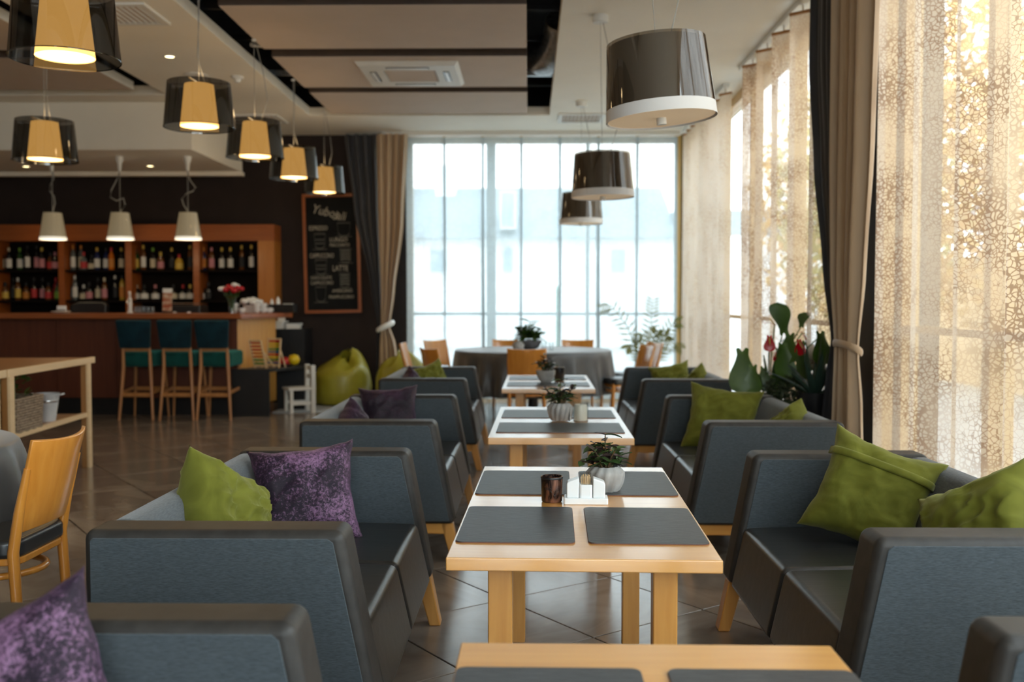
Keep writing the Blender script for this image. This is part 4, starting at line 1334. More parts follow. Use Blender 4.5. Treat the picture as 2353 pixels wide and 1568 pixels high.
def dark_pendant(label, x, y, z, tilt):
    t = thing('pendant_lamp', label, 'lamp', (x, y, z), 0, 'unlit smoked pendant lamps', (0, tilt, 0))
    obj('outer_shade', shell(.2395, .216, .050, .335, 64), M['smoke'], t, smooth=True)
    obj('liner', shell(.236, .210, 0.0, .325, 64), M['liner'], t, smooth=True)
    obj('band', shell(.2435, .2395, -.004, .050, 64), M['liner'], t, smooth=True)
    obj('diffuser', MB().lathe([(.236, .004), (.001, .010)], 48), M['diffcream_glow'], t, smooth=True)
    obj('knob', MB().lathe([(.022, -.025), (.022, .008)], 20), M['offwhite'], t, smooth=True)
    obj('top_disc', MB().lathe([(.209, .318), (.02, .320)], 48), M['liner'], t)
    cable_pair(t, .33, (ZC - z) / math.cos(tilt), .09)


dark_pendant('big smoked glossy drum pendant lamp with white lower band, nearest on the right', .583, 4.43, 2.105, R(-4.5))
dark_pendant('middle smoked drum pendant lamp hanging in front of the end window', .572, 7.75, 2.11, R(-1))
dark_pendant('smallest smoked drum pendant lamp farthest along the right row', .577, 11.05, 2.165, R(0))


def bar_pendant(label, u, k):
    p = at(u, 550, y=11.5)
    t = thing('bar_pendant', label, 'lamp', (p.x, 11.5, 2.02), 0, 'small lamps over the bar')
    obj('shade', shell(.145, .100, .03, .31, 32), M['barglow'], t, smooth=True)
    obj('outer_shade', shell(.150, .108, .02, .325, 32), M['clear'], t, smooth=True)
    obj('lower_band', shell(.151, .1465, 0, .034, 32), M['bardisc'], t, smooth=True)
    obj('diffuser', MB().lathe([(.146, .006), (.001, .006)], 32), M['bardisc'], t)
    zt = 2.98 - 2.02
    obj('rod', MB().tube([(0, 0, .3), (0, 0, zt)], .004, 6), M['cord'], t)
    sg = (1, -1, 1)[k]
    ca = [(0, 0, .32), (-.05 * sg, 0, .40), (-.07 * sg, 0, .47), (-.02, 0, .53), (.06 * sg, 0, .56), (.09 * sg, 0, .60), (.03, 0, .68), (0, 0, .78), (0, 0, zt)] if k == 2 else \
         [(0, 0, .32), (.06, 0, .40), (.04, 0, .48), (-.04, 0, .45), (-.11, 0, .49), (-.10, 0, .57), (-.04, 0, .68), (0, 0, .78), (0, 0, zt)] if k == 1 else \
         [(0, 0, .32), (.03, 0, .42), (.02, 0, .50), (-.03, 0, .57), (-.02, 0, .64), (.02, 0, .70), (.01, 0, .78), (0, 0, zt)]
    obj('cord', MB().tube(ca, .007, 6), M['cord'], t, smooth=True)
    obj('canopy', MB().lathe([(.018, zt - .17), (.028, zt - .08), (.045, zt - .05), (.045, zt)], 20), M['offwhite'], t, smooth=True)
    l = bpy.data.lights.new('bulb', 'POINT')
    l.energy, l.color, l.shadow_soft_size = 4.0, (1.0, 0.72, 0.40), .08
    lo = bpy.data.objects.new('bulb', l)
    COL.objects.link(lo)
    lo.parent = t
    lo.location = (0, 0, -.12)


bar_pendant('small white lamp with wavy cord over the bar, left of three', 122, 0)
bar_pendant('small white lamp with looped cord over the bar, middle of three', 277, 1)
bar_pendant('small white lamp with kinked cord over the bar, right of three', 433, 2)

# ================================================================ bar
bar = thing('bar_counter', 'long cherry wood bar counter with red brown front', 'bar', (0, 0, 0))
BX = -3.33
bd = MB()
nP = 8
for k in range(nP):
    x0 = -8.9 + (BX + 8.9) * k / nP
    x1 = -8.9 + (BX + 8.9) * (k + 1) / nP
    obj('front_panel', MB().box(x0 + .003, 11.32, .20, x1 - .003, 11.38, 1.11), M['barwood'], bar)
obj('end_panel', MB().prism([(BX, 11.32), (-3.075, 12.05), (-3.12, 12.07), (BX - .06, 11.40)], .10, 1.11, 'z'), M['barend_lit'], bar)
obj('kick_plate', MB().box(-8.9, 11.42, 0, BX - .1, 11.48, .20).prism([(BX - .1, 11.42), (-3.16, 12.0), (-3.22, 12.0), (BX - .16, 11.48)], 0, .10, 'z'), M['black'], bar)
obj('counter_top', MB().prism([(-8.9, 11.10), (-3.22, 11.10), (-2.90, 12.20), (-3.42, 12.32), (-3.72, 11.72), (-8.9, 11.72)], 1.11, 1.17, 'z'), M['bartop'], bar, bevel=.008, seg=2)
obj('work_shelf', MB().box(-8.9, 11.48, .86, -3.75, 11.95, .90), M['black'], bar)

bs = thing('back_bar_shelving', 'orange cherry bottle shelving along the wall behind the bar', 'shelf', (0, 0, 0))
SY0, SY1 = 12.84, 13.19
sx0, sx1 = -8.9, -3.285
obj('header', MB().box(sx0, SY0, 2.09, sx1, SY1, 2.30), M['barshelf'], bs)
obj('side_panel', MB().box(-3.50, SY0, .0, sx1, SY1, 2.09), M['shelfside_lit'], bs)
obj('back_panel', MB().box(sx0, SY1 - .02, .0, -3.50, SY1, 2.09), M['shelfback'], bs)
for u in (141, 295, 451, -15):
    p = at(u, 620, y=SY0)
    obj('upright', MB().box(p.x - .04, SY0, .9, p.x + .04, SY1 - .02, 2.09), M['barshelf'], bs)
ZU, ZLW = at(100, 621, y=13.0).z, at(100, 690, y=13.0).z
obj('shelf_board', MB().box(sx0, SY0 + .02, ZU - .03, -3.50, SY1 - .02, ZU), M['shelfback'], bs)
obj('shelf_board', MB().box(sx0, SY0 + .02, ZLW - .03, -3.50, SY1 - .02, ZLW), M['shelfback'], bs)
obj('lower_cabinet', MB().box(sx0, SY0 - .15, 0, -3.50, SY1 - .02, .92), M['shelfback'], bs)

# bottles: bodies of three shapes, glass colour and label colour vary
GC = {'g': ('green', (0.02, 0.06, 0.015)), 'k': ('black', (0.006, 0.006, 0.007)), 'b': ('brown', (0.10, 0.035, 0.01)), 'c': ('clear', (0.10, 0.105, 0.10)), 'u': ('blue', (0.012, 0.02, 0.07)),
      'y': ('golden', (0.40, 0.24, 0.03)), 'o': ('orange', (0.50, 0.12, 0.01)), 't': ('turquoise', (0.02, 0.26, 0.30)), 'r': ('red', (0.20, 0.008, 0.012))}
LC = {'w': ('white', (0.55, 0.52, 0.46)), 'y': ('yellow', (0.50, 0.33, 0.05)), 'r': ('red', (0.38, 0.02, 0.02)), 'c': ('cream', (0.48, 0.40, 0.27)), 'p': ('pink', (0.42, 0.16, 0.17)), 'k': ('black', (0.01, 0.01, 0.01)), 'o': ('orange', (0.48, 0.17, 0.02)), 'g': ('green', (0.14, 0.28, 0.03)), 't': ('turquoise', (0.03, 0.30, 0.34))}
for k, (n_, c) in GC.items():
    M['glass_' + k] = pmat(n_ + '_bottle_glass', c, rough=0.12, coat=0.3)
for k, (n_, c) in LC.items():
    M['label_' + k] = pmat(n_ + '_paper_label', c, rough=0.7)
PROF = {
    'w': [(.001, .004), (.034, 0), (.037, .006), (.037, .18), (.030, .205), (.014, .235), (.013, .29)],
    's': [(.001, .004), (.040, 0), (.043, .008), (.043, .13), (.036, .155), (.016, .175), (.015, .23)],
    'd': [(.001, .004), (.050, 0), (.053, .01), (.053, .105), (.04, .14), (.016, .155), (.015, .20)],
    't': [(.001, .004), (.031, 0), (.033, .006), (.033, .21), (.026, .24), (.012, .265), (.012, .32)],
}
BM = {}


def bottle_meshes(shape, g, l, c):
    key = (shape, g, l, c)
    if key not in BM:
        pr = PROF[shape]
        rb = pr[2][0]
        ztop = pr[-1][1]
        h = pr[3][1]
        BM[key] = (make_mesh('glass_body', MB().lathe(pr, 14), M['glass_' + g], smooth=60),
                   make_mesh('paper_label', MB().lathe([(rb + .0012, h * .18), (rb + .0012, h * .82)], 14, cap=False), M['label_' + l], smooth=60),
                   make_mesh('cap', MB().lathe([(pr[-1][0] + .003, ztop - .045), (pr[-1][0] + .003, ztop + .004), (.001, ztop + .005)], 12), M['label_' + c], smooth=60))
    return BM[key]


def ordn(n):
    return {1: 'first', 2: 'second', 3: 'third', 4: 'fourth', 5: 'fifth', 6: 'sixth', 7: 'seventh', 8: 'eighth', 9: 'ninth', 10: 'tenth'}[n]


BAY = ['leftmost bay', 'second bay', 'third bay', 'rightmost bay']


def bottle_row(us, bay, row, z, y):
    n = 0
    for item in us:
        u, spec = item
        n += 1
        shp, g, l, c = spec
        p = at(u / 3.361, 600, y=y)
        lab = f'{GC[g][0]} bottle with {LC[l][0]} label, {ordn(n)} from the left on {row} of {BAY[bay]}'
        t = thing('bottle', lab, 'bottle', (p.x, y + (0.03 if n % 2 else -0.02), z), random.uniform(-.5, .5), 'bottles on the bar shelves')
        for nm, me in zip(('glass_body', 'paper_label', 'cap'), bottle_meshes(shp, g, l, c)):
            link(nm, me, t)


bottle_row([(5, 'wbco'), (75, 'wkwc'), (145, 'wgwg'), (218, 'tkwk'), (275, 'tkpk'), (330, 'wkpy'), (380, 'sbrk'), (432, 'skpp')], 0, 'upper shelf', ZU, 13.0)
bottle_row(
    [(520, 'wyyw'), (570, 'tcwo'), (618, 'tcco'), (652, 'scrr'), (703, 'dkck'), (755, 'wuwy'), (812, 'wuwk'), (865, 'woor'), (930, 'wkcy')], 1, 'upper shelf', ZU, 13.0)
bottle_row([(1047, 'wgyk'), (1112, 'tbwy'), (1175, 'wkcg'), (1245, 'sbpy'), (1320, 'wkky'), (1388, 'dyyr'), (1462, 'tbky')], 2, 'upper shelf', ZU, 13.0)
bottle_row([(1568, 'wuoo'), (1638, 'wbpp'), (1708, 'wkwy'), (1783, 'wkwy'), (1862, 'tbky'), (1945, 'tkwy')], 3, 'upper shelf', ZU, 13.0)
bottle_row([(5, 'wkrr'), (42, 'sbyk'), (90, 'wkkk'), (140, 'wbyw'), (188, 'sboo'.replace('oo', 'ok')), (265, 'wkrk'), (315, 'wkpk'), (375, 'sbrk'), (420, 'wrrr'), (447, 'sggk')], 0, 'lower shelf', ZLW, 13.0)
bottle_row([(520, 'wttw'), (580, 'tcww'), (635, 'dkcw'), (690, 'skpk'), (745, 'wkck'), (808, 'wbpc'), (878, 'tkkw'), (945, 'tyok')], 1, 'lower shelf', ZLW, 13.0)
bottle_row([(1045, 'dkwc'), (1115, 'dkwk'), (1190, 'dkwp'), (1340, 'dkck'), (1405, 'dkwr'), (1470, 'dkwy')], 2, 'lower shelf', ZLW, 13.0)
bottle_row([(1560, 'dkwo'), (1610, 'skkk')], 3, 'lower shelf', ZLW, 13.0)

# things on the counter
CT = 1.17


def cpos(u, y):
    return at(u, 715, y=y).x


def cup_mesh(r, h):
    return MB().lathe([(r * .6, 0), (r * .85, h * .25), (r, h), (r * .93, h), (r * .78, h * .3), (.001, h * .15)], 18)


cup_me = make_mesh('bowl', cup_mesh(.042, .06), M['white'], smooth=60)
cup_h = make_mesh('handle', MB().tube([(.038, 0, .048), (.060, 0, .046), (.062, 0, .026), (.036, 0, .018)], .005, 6), M['white'], smooth=60)
for k, (u, y, q, lab) in enumerate(((538, 11.62, 0, 'white cup at the foot of the flower vase, lower one'), (538, 11.62, 1, 'white cup stacked on another at the foot of the flower vase'), (556, 11.55, 0, 'white cup between the vase and the white cup stack'), (590, 11.75, 0, 'white cup, left bottom of the stack at the bar end'), (590, 11.75, 1, 'white cup, left top of the stack at the bar end'),
                                    (605, 11.80, 0, 'white cup, middle bottom of the stack at the bar end'), (605, 11.80, 1, 'white cup, middle top of the stack at the bar end'), (619, 11.85, 0, 'white cup with handle at the right end of the cup stack'))):
    t = thing('coffee_cup', lab, 'cup', (cpos(u, y), y, CT + q * .056), random.uniform(-.8, .6), 'coffee cups on the bar')
    link('bowl', cup_me, t)
    link('handle', cup_h, t)
v = thing('flower_vase', 'glass vase of red and white flowers on the bar end', 'vase', (cpos(533, 11.5), 11.5, CT))
obj('glass', MB().lathe([(.001, .004), (.040, 0), (.038, .05), (.045, .16), (.055, .19)], 20, cap=False), M['clear'], v, smooth=True)
rnd = random.Random(9)
for k in range(13):
    a, r = k * 2.4, .03 + .10 * math.sqrt(k / 13)
    tip = Vector((r * math.cos(a), r * math.sin(a) * .8, .34 - .6 * r + rnd.uniform(-.02, .02)))
    st = obj('stalk', MB().tube([(.01 * math.cos(a), .01 * math.sin(a), .02), (tip.x * .4, tip.y * .4, .17), tip], .004, 5), M['leaf'], v)
    obj('bloom', MB().lathe([(.006, -.02), (.030, -.012), (.038, .008), (.028, .026), (.001, .034)], 10, tip), M['red'] if k % 3 else M['white'], st, smooth=60)
for k in range(8):
    a = k * .8
    link('leaf', jl2[0], v, (.03 * math.cos(a), .03 * math.sin(a), .17), (.5, 0, a), [1.2] * 3)
v = thing('white_flower_bucket', 'pale ice bucket filled with white paper roses on the bar', 'bucket', (cpos(577, 11.95), 11.95, .90))
obj('bucket', MB().lathe([(.07, 0), (.095, .36), (.10, .365), (.088, .36), (.065, .02)], 24), M['offwhite'], v, smooth=True)
for k in range(12):
    a, r = k * 2.4, .025 + .10 * math.sqrt(k / 12)
    obj('rose', MB().lathe([(.01, -.02), (.036, -.006), (.042, .015), (.028, .035), (.001, .042)], 10, (r * math.cos(a), r * math.sin(a), .42 - .9 * r * r * 3)), M['white'], v, smooth=60)
bm_ = thing('menu_stand', 'upright printed menu card leaning on the bar', 'menu card', (cpos(384, 11.4), 11.4, CT), R(8), None, (R(-12), 0, R(12)))
M['print'] = pmat('orange_brown_print', (0.30, 0.06, 0.01), (0.55, 0.40, 0.28), rough=0.5, scale=9, stretch=(1, 1, 2), lo=.45, hi=.6)
obj('card', MB().box(-.052, -.003, 0.02, .052, .003, .29), M['print'], bm_)
obj('header_strip', MB().box(-.052, -.005, .24, .052, -.003, .29), M['offwhite'], bm_)
obj('foot', MB().box(-.058, -.03, 0, .058, .03, .022), M['clear'], bm_)
tp = thing('beer_tap', 'pale brass beer tap on the bar left of the glasses', 'beer tap', (cpos(299, 11.5), 11.5, CT))
obj('column', MB().lathe([(.035, 0), (.028, .02), (.022, .05), (.024, .15), (.016, .18)], 16), M['offwhite'], tp, smooth=True)
obj('spout', MB().tube([(0, 0, .14), (0, -.06, .145), (0, -.085, .11)], .011, 8), M['chrome'], tp, smooth=True)
obj('handle', MB().tube([(0, 0, .17), (0, -.015, .25)], [.010, .016], 8), M['offwhite'], tp, smooth=True)
gme = make_mesh('bowl', MB().lathe([(.001, .003), (.022, 0), (.028, .075)], 14, cap=False), M['clear'], smooth=60)
gbs = make_mesh('base', MB().lathe([(.021, .001), (.022, .006), (.001, .006)], 14), M['clear'])
for k, u in enumerate((312, 322, 331, 341, 351)):
    t = thing('tumbler', f'small clear tumbler, {ordn(k + 1)} from the left in the row on the bar', 'glass', (cpos(u, 11.45), 11.45, CT), 0, 'tumblers on the bar')
    link('bowl', gme, t)
    link('base', gbs, t)
mc = thing('coffee_machine', 'low black coffee machine behind the bar counter', 'coffee machine', (cpos(428, 11.85), 11.85, .90))
obj('body', MB().box(-.22, -.16, 0, .22, .16, .36), M['black'], mc, bevel=.02, seg=2)
obj('cup_rail', MB().tube([(-.2, -.14, .38), (.2, -.14, .38), (.2, .14, .38), (-.2, .14, .38), (-.2, -.14, .38)], .006, 6), M['chrome'], mc)
for s in (-.08, .09):
    obj('gauge', MB().lathe([(.026, 0), (.026, .012), (.001, .014)], 16), M['white'], mc).matrix_local = Matrix.Translation((s, -.161, .26)) @ Matrix.Rotation(PI / 2, 4, 'X')
rg = thing('cash_register', 'dark curved cash register screen on the bar behind the plate', 'register', (cpos(205, 11.75), 11.75, .90))
obj('screen', MB().prism([(-.20, .06), (-.22, .36), (-.10, .40), (.18, .40), (.23, .36), (.20, .06)], -.05, .05), M['black'], rg, bevel=.02, seg=2)
obj('stand', MB().box(-.08, -.08, 0, .08, .08, .08), M['black'], rg)
pl = thing('plate', 'white plate lying on the bar near the register', 'plate', (cpos(140, 11.4), 11.4, CT))
obj('dish', MB().lathe([(.001, .006), (.06, .002), (.065, 0), (.11, .018), (.108, .022), (.06, .008)], 28), M['offwhite'], pl, smooth=True)
nb = thing('napkin_holder', 'pale square napkin holder on the bar behind the plate', 'napkin holder', (cpos(142, 11.6), 11.6, CT))
obj('napkins', MB().box(-.05, -.02, .006, .05, .02, .085), M['white'], nb, bevel=.006, seg=2)
obj('bracket', MB().box(-.055, -.028, 0, .055, .028, .006).box(-.055, -.028, 0, .055, -.024, .04).box(-.055, .024, 0, .055, .028, .04), M['chrome'], nb)
tr = thing('serving_tray', 'black caddy of spoons and sugar at the bar end', 'tray', (cpos(648, 12.05), 12.05, CT), R(-10))
obj('box', MB().box(-.17, -.06, 0, .17, -.055, .10).box(-.17, .055, 0, .17, .06, .10).box(-.17, -.055, 0, -.165, .055, .10).box(.165, -.055, 0, .17, .055, .10).box(-.17, -.055, 0, .17, .055, .006), M['black'], tr)
for k, (x, z) in enumerate(((-.13, .17), (-.05, .20), (.05, .11), (.11, .11))):
    obj('sugar_jar' if k < 2 else 'packet', MB().lathe([(.020, .006), (.024, z * .7), (.016, z * .85), (.001, z)], 12, (x, 0, 0)) if k < 2 else MB().box(x - .03, -.02, .006, x + .03, .02, z), M['white'] if k < 2 else M['offwhite'], tr, smooth=60 if k < 2 else False)


# ---------------------------------------------------------------- bar stools
def make_stool(label, loc):
    """local: back towards -y (camera side), seat towards +y"""
    t = thing('bar_stool', label, 'bar stool', loc, 0, 'teal velvet bar stools')
    for s in (-1, 1):
        obj('leg', MB().tube([(s * .215, -.03, 0), (s * .190, .0, .33), (s * .172, .02, .58), (s * .168, .005, .80)], [.017, .021, .023, .019], 8), M['stoolwood'], t, smooth=True)
        obj('leg', MB().tube([(s * .225, .43, 0), (s * .205, .415, .33), (s * .185, .40, .60)], [.015, .019, .021], 8), M['stoolwood'], t, smooth=True)
        obj('side_stretcher', MB().bar((s * .19, .0, .30), (s * .205, .415, .33), .022, .035), M['stoolwood'], t)
    obj('foot_rest', MB().prism([(-.19, .01), (.19, .01), (.21, .43), (-.21, .43), (-.19, .39), (-.15, .05)], .275, .30, 'z') if False else MB().box(-.19, -.015, .255, .19, .015, .30), M['stoolwood'], t, bevel=.006, seg=1)
    obj('foot_rest', MB().box(-.205, .40, .29, .205, .43, .335), M['stoolwood'], t, bevel=.006, seg=1)
    obj('apron', MB().box(-.16, .0, .755, .16, .02, .80), M['stoolwood'], t, bevel=.004, seg=1)
    obj('seat_cushion', MB().hexa([(-.20, .03, .585), (.20, .03, .585), (.225, .46, .585), (-.225, .46, .585)], [(-.205, .03, .745), (.205, .03, .745), (.228, .46, .755), (-.228, .46, .755)]), M['tealseat'], t, bevel=.035, seg=3)
    def back(i, j):
        x = i * 2 - 1
        return (x * (.188 + .030 * j), -.045 - .05 * j - .03 * (1 - x * x) + .03, .795 + .305 * j)
    b = obj('backrest', MB().grid(back, 10, 6), M['teal'], t, smooth=80)
    m_ = b.modifiers.new('thick', 'SOLIDIFY')
    m_.thickness = .055
    m_.offset = 0
    bv = b.modifiers.new('round', 'BEVEL')
    bv.width = .016
    bv.segments = 3
    bv.limit_method = 'ANGLE'
    return t


xs = [at(u, 960, y=10.85).x for u in (315, 408, 493)]
st0 = make_stool('teal velvet bar stool, left of the three at the bar', (xs[0], 10.85, 0))
st0.scale = (.87, 1, 1)
copy_tree(st0, (xs[1], 10.85, 0), 0, 'teal velvet bar stool, middle of the three at the bar')
copy_tree(st0, (xs[2], 10.85, 0), 0, 'teal velvet bar stool next to the window-lit bar end')
# ================================================================ chalkboard
cbp = at(763, 583, y=13.14)
cb = thing('chalkboard', 'tall menu chalkboard in an orange wooden frame on the dark wall', 'chalkboard', (cbp.x, 13.14, cbp.z), 0, None, (0, R(-1.0), 0))
W2, H2 = .355, .765
obj('slate', MB().box(-W2, 0, -H2, W2, .03, H2), M['board'], cb)
for a in ((-W2 - .02, -H2 - .02, -W2 + .02, H2 + .02), (W2 - .02, -H2 - .02, W2 + .02, H2 + .02), (-W2 + .02, H2 - .02, W2 - .02, H2 + .02), (-W2 + .02, -H2 - .02, W2 - .02, -H2 + .02)):
    obj('frame_rail', MB().box(a[0], -.025, a[1], a[2], .03, a[3]), M['barshelf'], cb)


def chalk(txt, x, z, size, mat, rz=0.0, shear=0.0, sx=1.0):
    cu = bpy.data.curves.new('lettering', 'FONT')
    cu.body = txt
    cu.size = size
    cu.extrude = 0.0008
    cu.shear = shear
    cu.resolution_u = 2
    cu.materials.append(mat)
    tmp = bpy.data.objects.new('tmp_text', cu)
    COL.objects.link(tmp)
    bpy.context.view_layer.update()
    me = bpy.data.meshes.new_from_object(tmp.evaluated_get(bpy.context.evaluated_depsgraph_get()))
    bpy.data.objects.remove(tmp)
    bpy.data.curves.remove(cu)
    o = link('lettering', me, cb, (x, -.0015, z), (PI / 2, rz, 0), (sx, 1, 1))


def bz(v):
    """board height of a row in the close view (0 at the top edge, 1568 at the bottom)"""
    return H2 - (v - 60) / (1490 - 60) * 2 * H2


def bx_(u):
    return -W2 + (u - 70) / (700 - 70) * 2 * W2


chalk('Yubos', bx_(150), bz(265), .17, M['chalk'], R(14), .2, .85)
chalk('dali', bx_(385), bz(352), .16, M['chalk'], R(6), .2, .85)
for txt, u, v, s, x_ in (('ESPRESSO', 120, 485, .085, .68), ('LUNGO', 360, 630, .080, .85), ('MACCHIATO', 360, 690, .062, .72), ('CAPPUCCINO', 120, 825, .085, .60), ('LATTE', 385, 990, .105, .70),
                         ('CHOCOLATE', 125, 1090, .060, .78), ('CAPPUCCINO', 125, 1155, .066, .72), ('AMERICANO', 375, 1255, .060, .78), ('FRAPPUCCINO', 335, 1330, .062, .80)):
    chalk(txt, bx_(u), bz(v), s, M['chalk'], 0, 0, x_)
for (u0, v0, u1, v1, k) in ((455, 400, 605, 560, 0), (180, 530, 310, 710, 1), (475, 720, 610, 885, 2), (185, 850, 320, 1025, 1), (465, 1020, 590, 1195, 2), (180, 1185, 305, 1365, 0)):
    xa, xb, za, zb = bx_(u0), bx_(u1), bz(v1), bz(v0)
    mb = MB()
    w_ = .008
    outline = [(xa, zb), (xb, zb), (xb - .012, za + .03), (xb - .04, za), (xa + .04, za), (xa + .012, za + .03), (xa, zb)]
    for (p, q) in zip(outline[:-1], outline[1:]):
        mb.bar((p[0], -.0012, p[1]), (q[0], -.0012, q[1]), .0016, w_)
    if k:
        for f in (.35, .6) if k == 1 else (.25, .45, .65, .85):
            zz = za + (zb - za) * f
            mb.bar((xa + .012, -.0012, zz), (xb - .012, -.0012, zz), .0016, .02 if k == 2 else .010)
    mb.bar((xa - .02, -.0012, za - .01), (xb + .02, -.0012, za - .01), .0016, .006)
    obj('cup_drawing', mb, M['chalkdim'], cb)
print('part4 ok')
# ================================================================ pine consoles on the left
def console(label, x0, x1, y0, y1, rz=0.0):
    t = thing('console_table', label, 'table', ((x0 + x1) / 2, (y0 + y1) / 2, 0), rz, 'pale pine console tables')
    hx, hy = (x1 - x0) / 2, (y1 - y0) / 2
    obj('tabletop', MB().box(-hx + .03, -hy, .818, hx - .03, hy, .855), M['brown_shade_wood'], t)
    for s in (-1, 1):
        obj('edge_strip', MB().box(s * hx - .03, -hy, .812, s * hx + .0 if s > 0 else s * hx + .03, hy, .862) if s > 0 else MB().box(-hx, -hy, .812, -hx + .03, hy, .862), M['pinewood'], t, bevel=.003, seg=1)
        for q in (-1, 1):
            cy = q * (hy - .16) if q > 0 else -hy + .03
            a, b = sorted((s * hx, s * (hx - .045)))
            leg = obj('leg', MB().box(a, cy - .03, 0, b, cy + .03, .815), M['brown_shade_wood'], t)
            o_, i_ = (hx - .004, hx + .012) if s > 0 else (-hx - .012, -hx + .004)
            obj('leg_lit_face', MB().box(o_, cy - .033, 0, i_, cy + .033, .815), M['pinewood'], leg)  # side face of the leg, window light put in as paler wood
        a, b = sorted((s * (hx + .005), s * (hx - .03)))
        obj('shelf_rail', MB().box(a, -hy + .06, .40, b, hy - .19, .435), M['pinewood'], t, bevel=.002, seg=1)
    obj('shelf_board', MB().box(-hx + .03, -hy + .06, .405, hx - .03, hy - .19, .425), M['brown_shade_wood'], t)
    return t


console('pale pine console table with a planted basket on its shelf', -4.32, -3.415, 6.33, 7.87, R(3.9))
console('pale pine console table cut by the left edge of the picture', -4.21, -3.305, 4.77, 6.31, R(3.9))
SH = .425
bk = thing('wicker_basket', 'grey wicker basket of green plants on the console shelf', 'basket', (-3.50, 6.66, SH), R(4))
bw, bd_, bh = .40, .115, .235
n = 0
for r_ in range(13):
    z = .012 + r_ * (bh - .02) / 12
    f = 1 + .06 * r_ / 12
    pts = []
    for k in range(61):
        tt = k / 60 * 4
        s_ = int(tt) % 4
        q = tt - int(tt)
        c = [(-1, -1), (1, -1), (1, 1), (-1, 1), (-1, -1)]
        x = c[s_][0] + (c[s_ + 1][0] - c[s_][0]) * q
        y = c[s_][1] + (c[s_ + 1][1] - c[s_][1]) * q
        wv = 1 + .02 * math.sin(k * PI / 2 + r_ * PI)
        pts.append((x * bd_ * f * wv, y * bw / 2 * f * wv, z))
    obj('woven_strand', MB().tube(pts, .0095, 5), M['wicker'], bk, smooth=60)
obj('liner', MB().box(-bd_ + .012, -bw / 2 + .012, 0, bd_ - .012, bw / 2 - .012, bh - .03), M['soil'], bk)
rnd = random.Random(31)
for k in range(46):
    x, y = rnd.uniform(-.09, .09), rnd.uniform(-.18, .18)
    hgt = rnd.uniform(.02, .14)
    link('leaf', jl2[k % 3], bk, (x, y, bh - .03 + hgt), (rnd.uniform(.2, 1.2), 0, rnd.uniform(0, 6.28)), [rnd.uniform(.7, 1.1)] * 3)
for k in range(9):
    x, y = rnd.uniform(-.07, .07), rnd.uniform(-.16, .16)
    obj('sprig', MB().tube([(x, y, bh - .04), (x * 1.1, y * 1.05, bh + .04), (x * 1.3, y * 1.1, bh + .09)], .004, 5), M['leaf'], bk)
bu = thing('metal_bucket', 'whitewashed zinc bucket beside the wicker basket', 'bucket', (-3.53, 7.22, SH))
obj('pail', MB().lathe([(.001, .004), (.055, 0), (.085, .20), (.09, .205), (.082, .20), (.053, .01), (.001, .008)], 24), M['zinc'], bu, smooth=True)
for s in (-1, 1):
    obj('ear', MB().tube([(s * .083, -.03, .19), (s * .115, -.02, .20), (s * .115, .02, .20), (s * .083, .03, .19)], .006, 6), M['zinc'], bu, smooth=True)
obj('band', MB().lathe([(.077, .140), (.079, .143), (.080, .152), (.0795, .155)], 24, cap=False), M['chrome'], bu, smooth=True)

# ================================================================ children's corner
tag(obj('rug', MB().prism([(-3.0, 11.55), (-1.70, 11.62), (-1.66, 12.75), (-3.0, 12.70)], .001, .012, 'z'), M['rug']), 'pale grey rug under the bean bags', 'rug')
kt = thing('play_table', 'black low play table with toys in front of the window-lit bar end', 'table', (0, 0, 0))
obj('tabletop', MB().prism([(-3.36, 11.18), (-2.93, 11.18), (-2.62, 11.95), (-3.04, 11.95)], .505, .54, 'z'), M['black'], kt)
obj('side_panel', MB().box(-3.36, 11.185, 0, -2.935, 11.215, .506), M['black'], kt)
obj('side_panel', MB().box(-3.03, 11.90, 0, -2.63, 11.93, .506), M['black'], kt)
kc = thing('child_chair', 'small white wooden child chair tucked beside the black play table', 'chair', (-2.70, 11.62, 0), R(28))
for s in (-1, 1):
    obj('back_post', MB().box(.11, s * .125 - .025, 0, .16, s * .125 + .025, .56), M['offwhite'], kc, bevel=.004, seg=1)
    obj('leg', MB().box(-.14, s * .12 - .02, 0, -.10, s * .12 + .02, .28), M['offwhite'], kc, bevel=.004, seg=1)
    obj('stretcher', MB().box(-.11, s * .12 - .012, .10, .12, s * .12 + .012, .135), M['offwhite'], kc)
obj('seat', MB().box(-.16, -.15, .27, .14, .15, .30), M['offwhite'], kc, bevel=.006, seg=1)
for z in (.40, .50):
    obj('back_slat', MB().box(.125, -.11, z, .145, .11, z + .05), M['offwhite'], kc)
cab = thing('black_cabinet', 'tall black cabinet in the corner left of the bean bags', 'cabinet', (-3.08, 12.85, 0))
obj('carcass', MB().box(-.19, -.17, 0, .21, .30, .95), M['black'], cab)
for s in (-1, 1):
    d_ = obj('door', MB().box(.012 + s * .1 - .096, -.185, .03, .012 + s * .1 + .096, -.17, .93), M['black'], cab)
    obj('handle', MB().tube([(.012 - s * -.012, -.195, .50), (.012 + s * .012, -.195, .60)], .005, 6), M['chrome'], d_)
bx0 = [(-3.20, .955, .13, .09, .10, 'white', 'upright white game box on the black cabinet'), (-3.03, .955, .16, .10, .045, 'offwhite', 'lower flat pale box on the black cabinet'), (-3.02, 1.0, .15, .10, .04, 'white', 'upper flat white box with dark stripe on the cabinet'), (-3.19, 1.055, .09, .07, .07, 'offwhite', 'small pale box on top of the upright white box')]
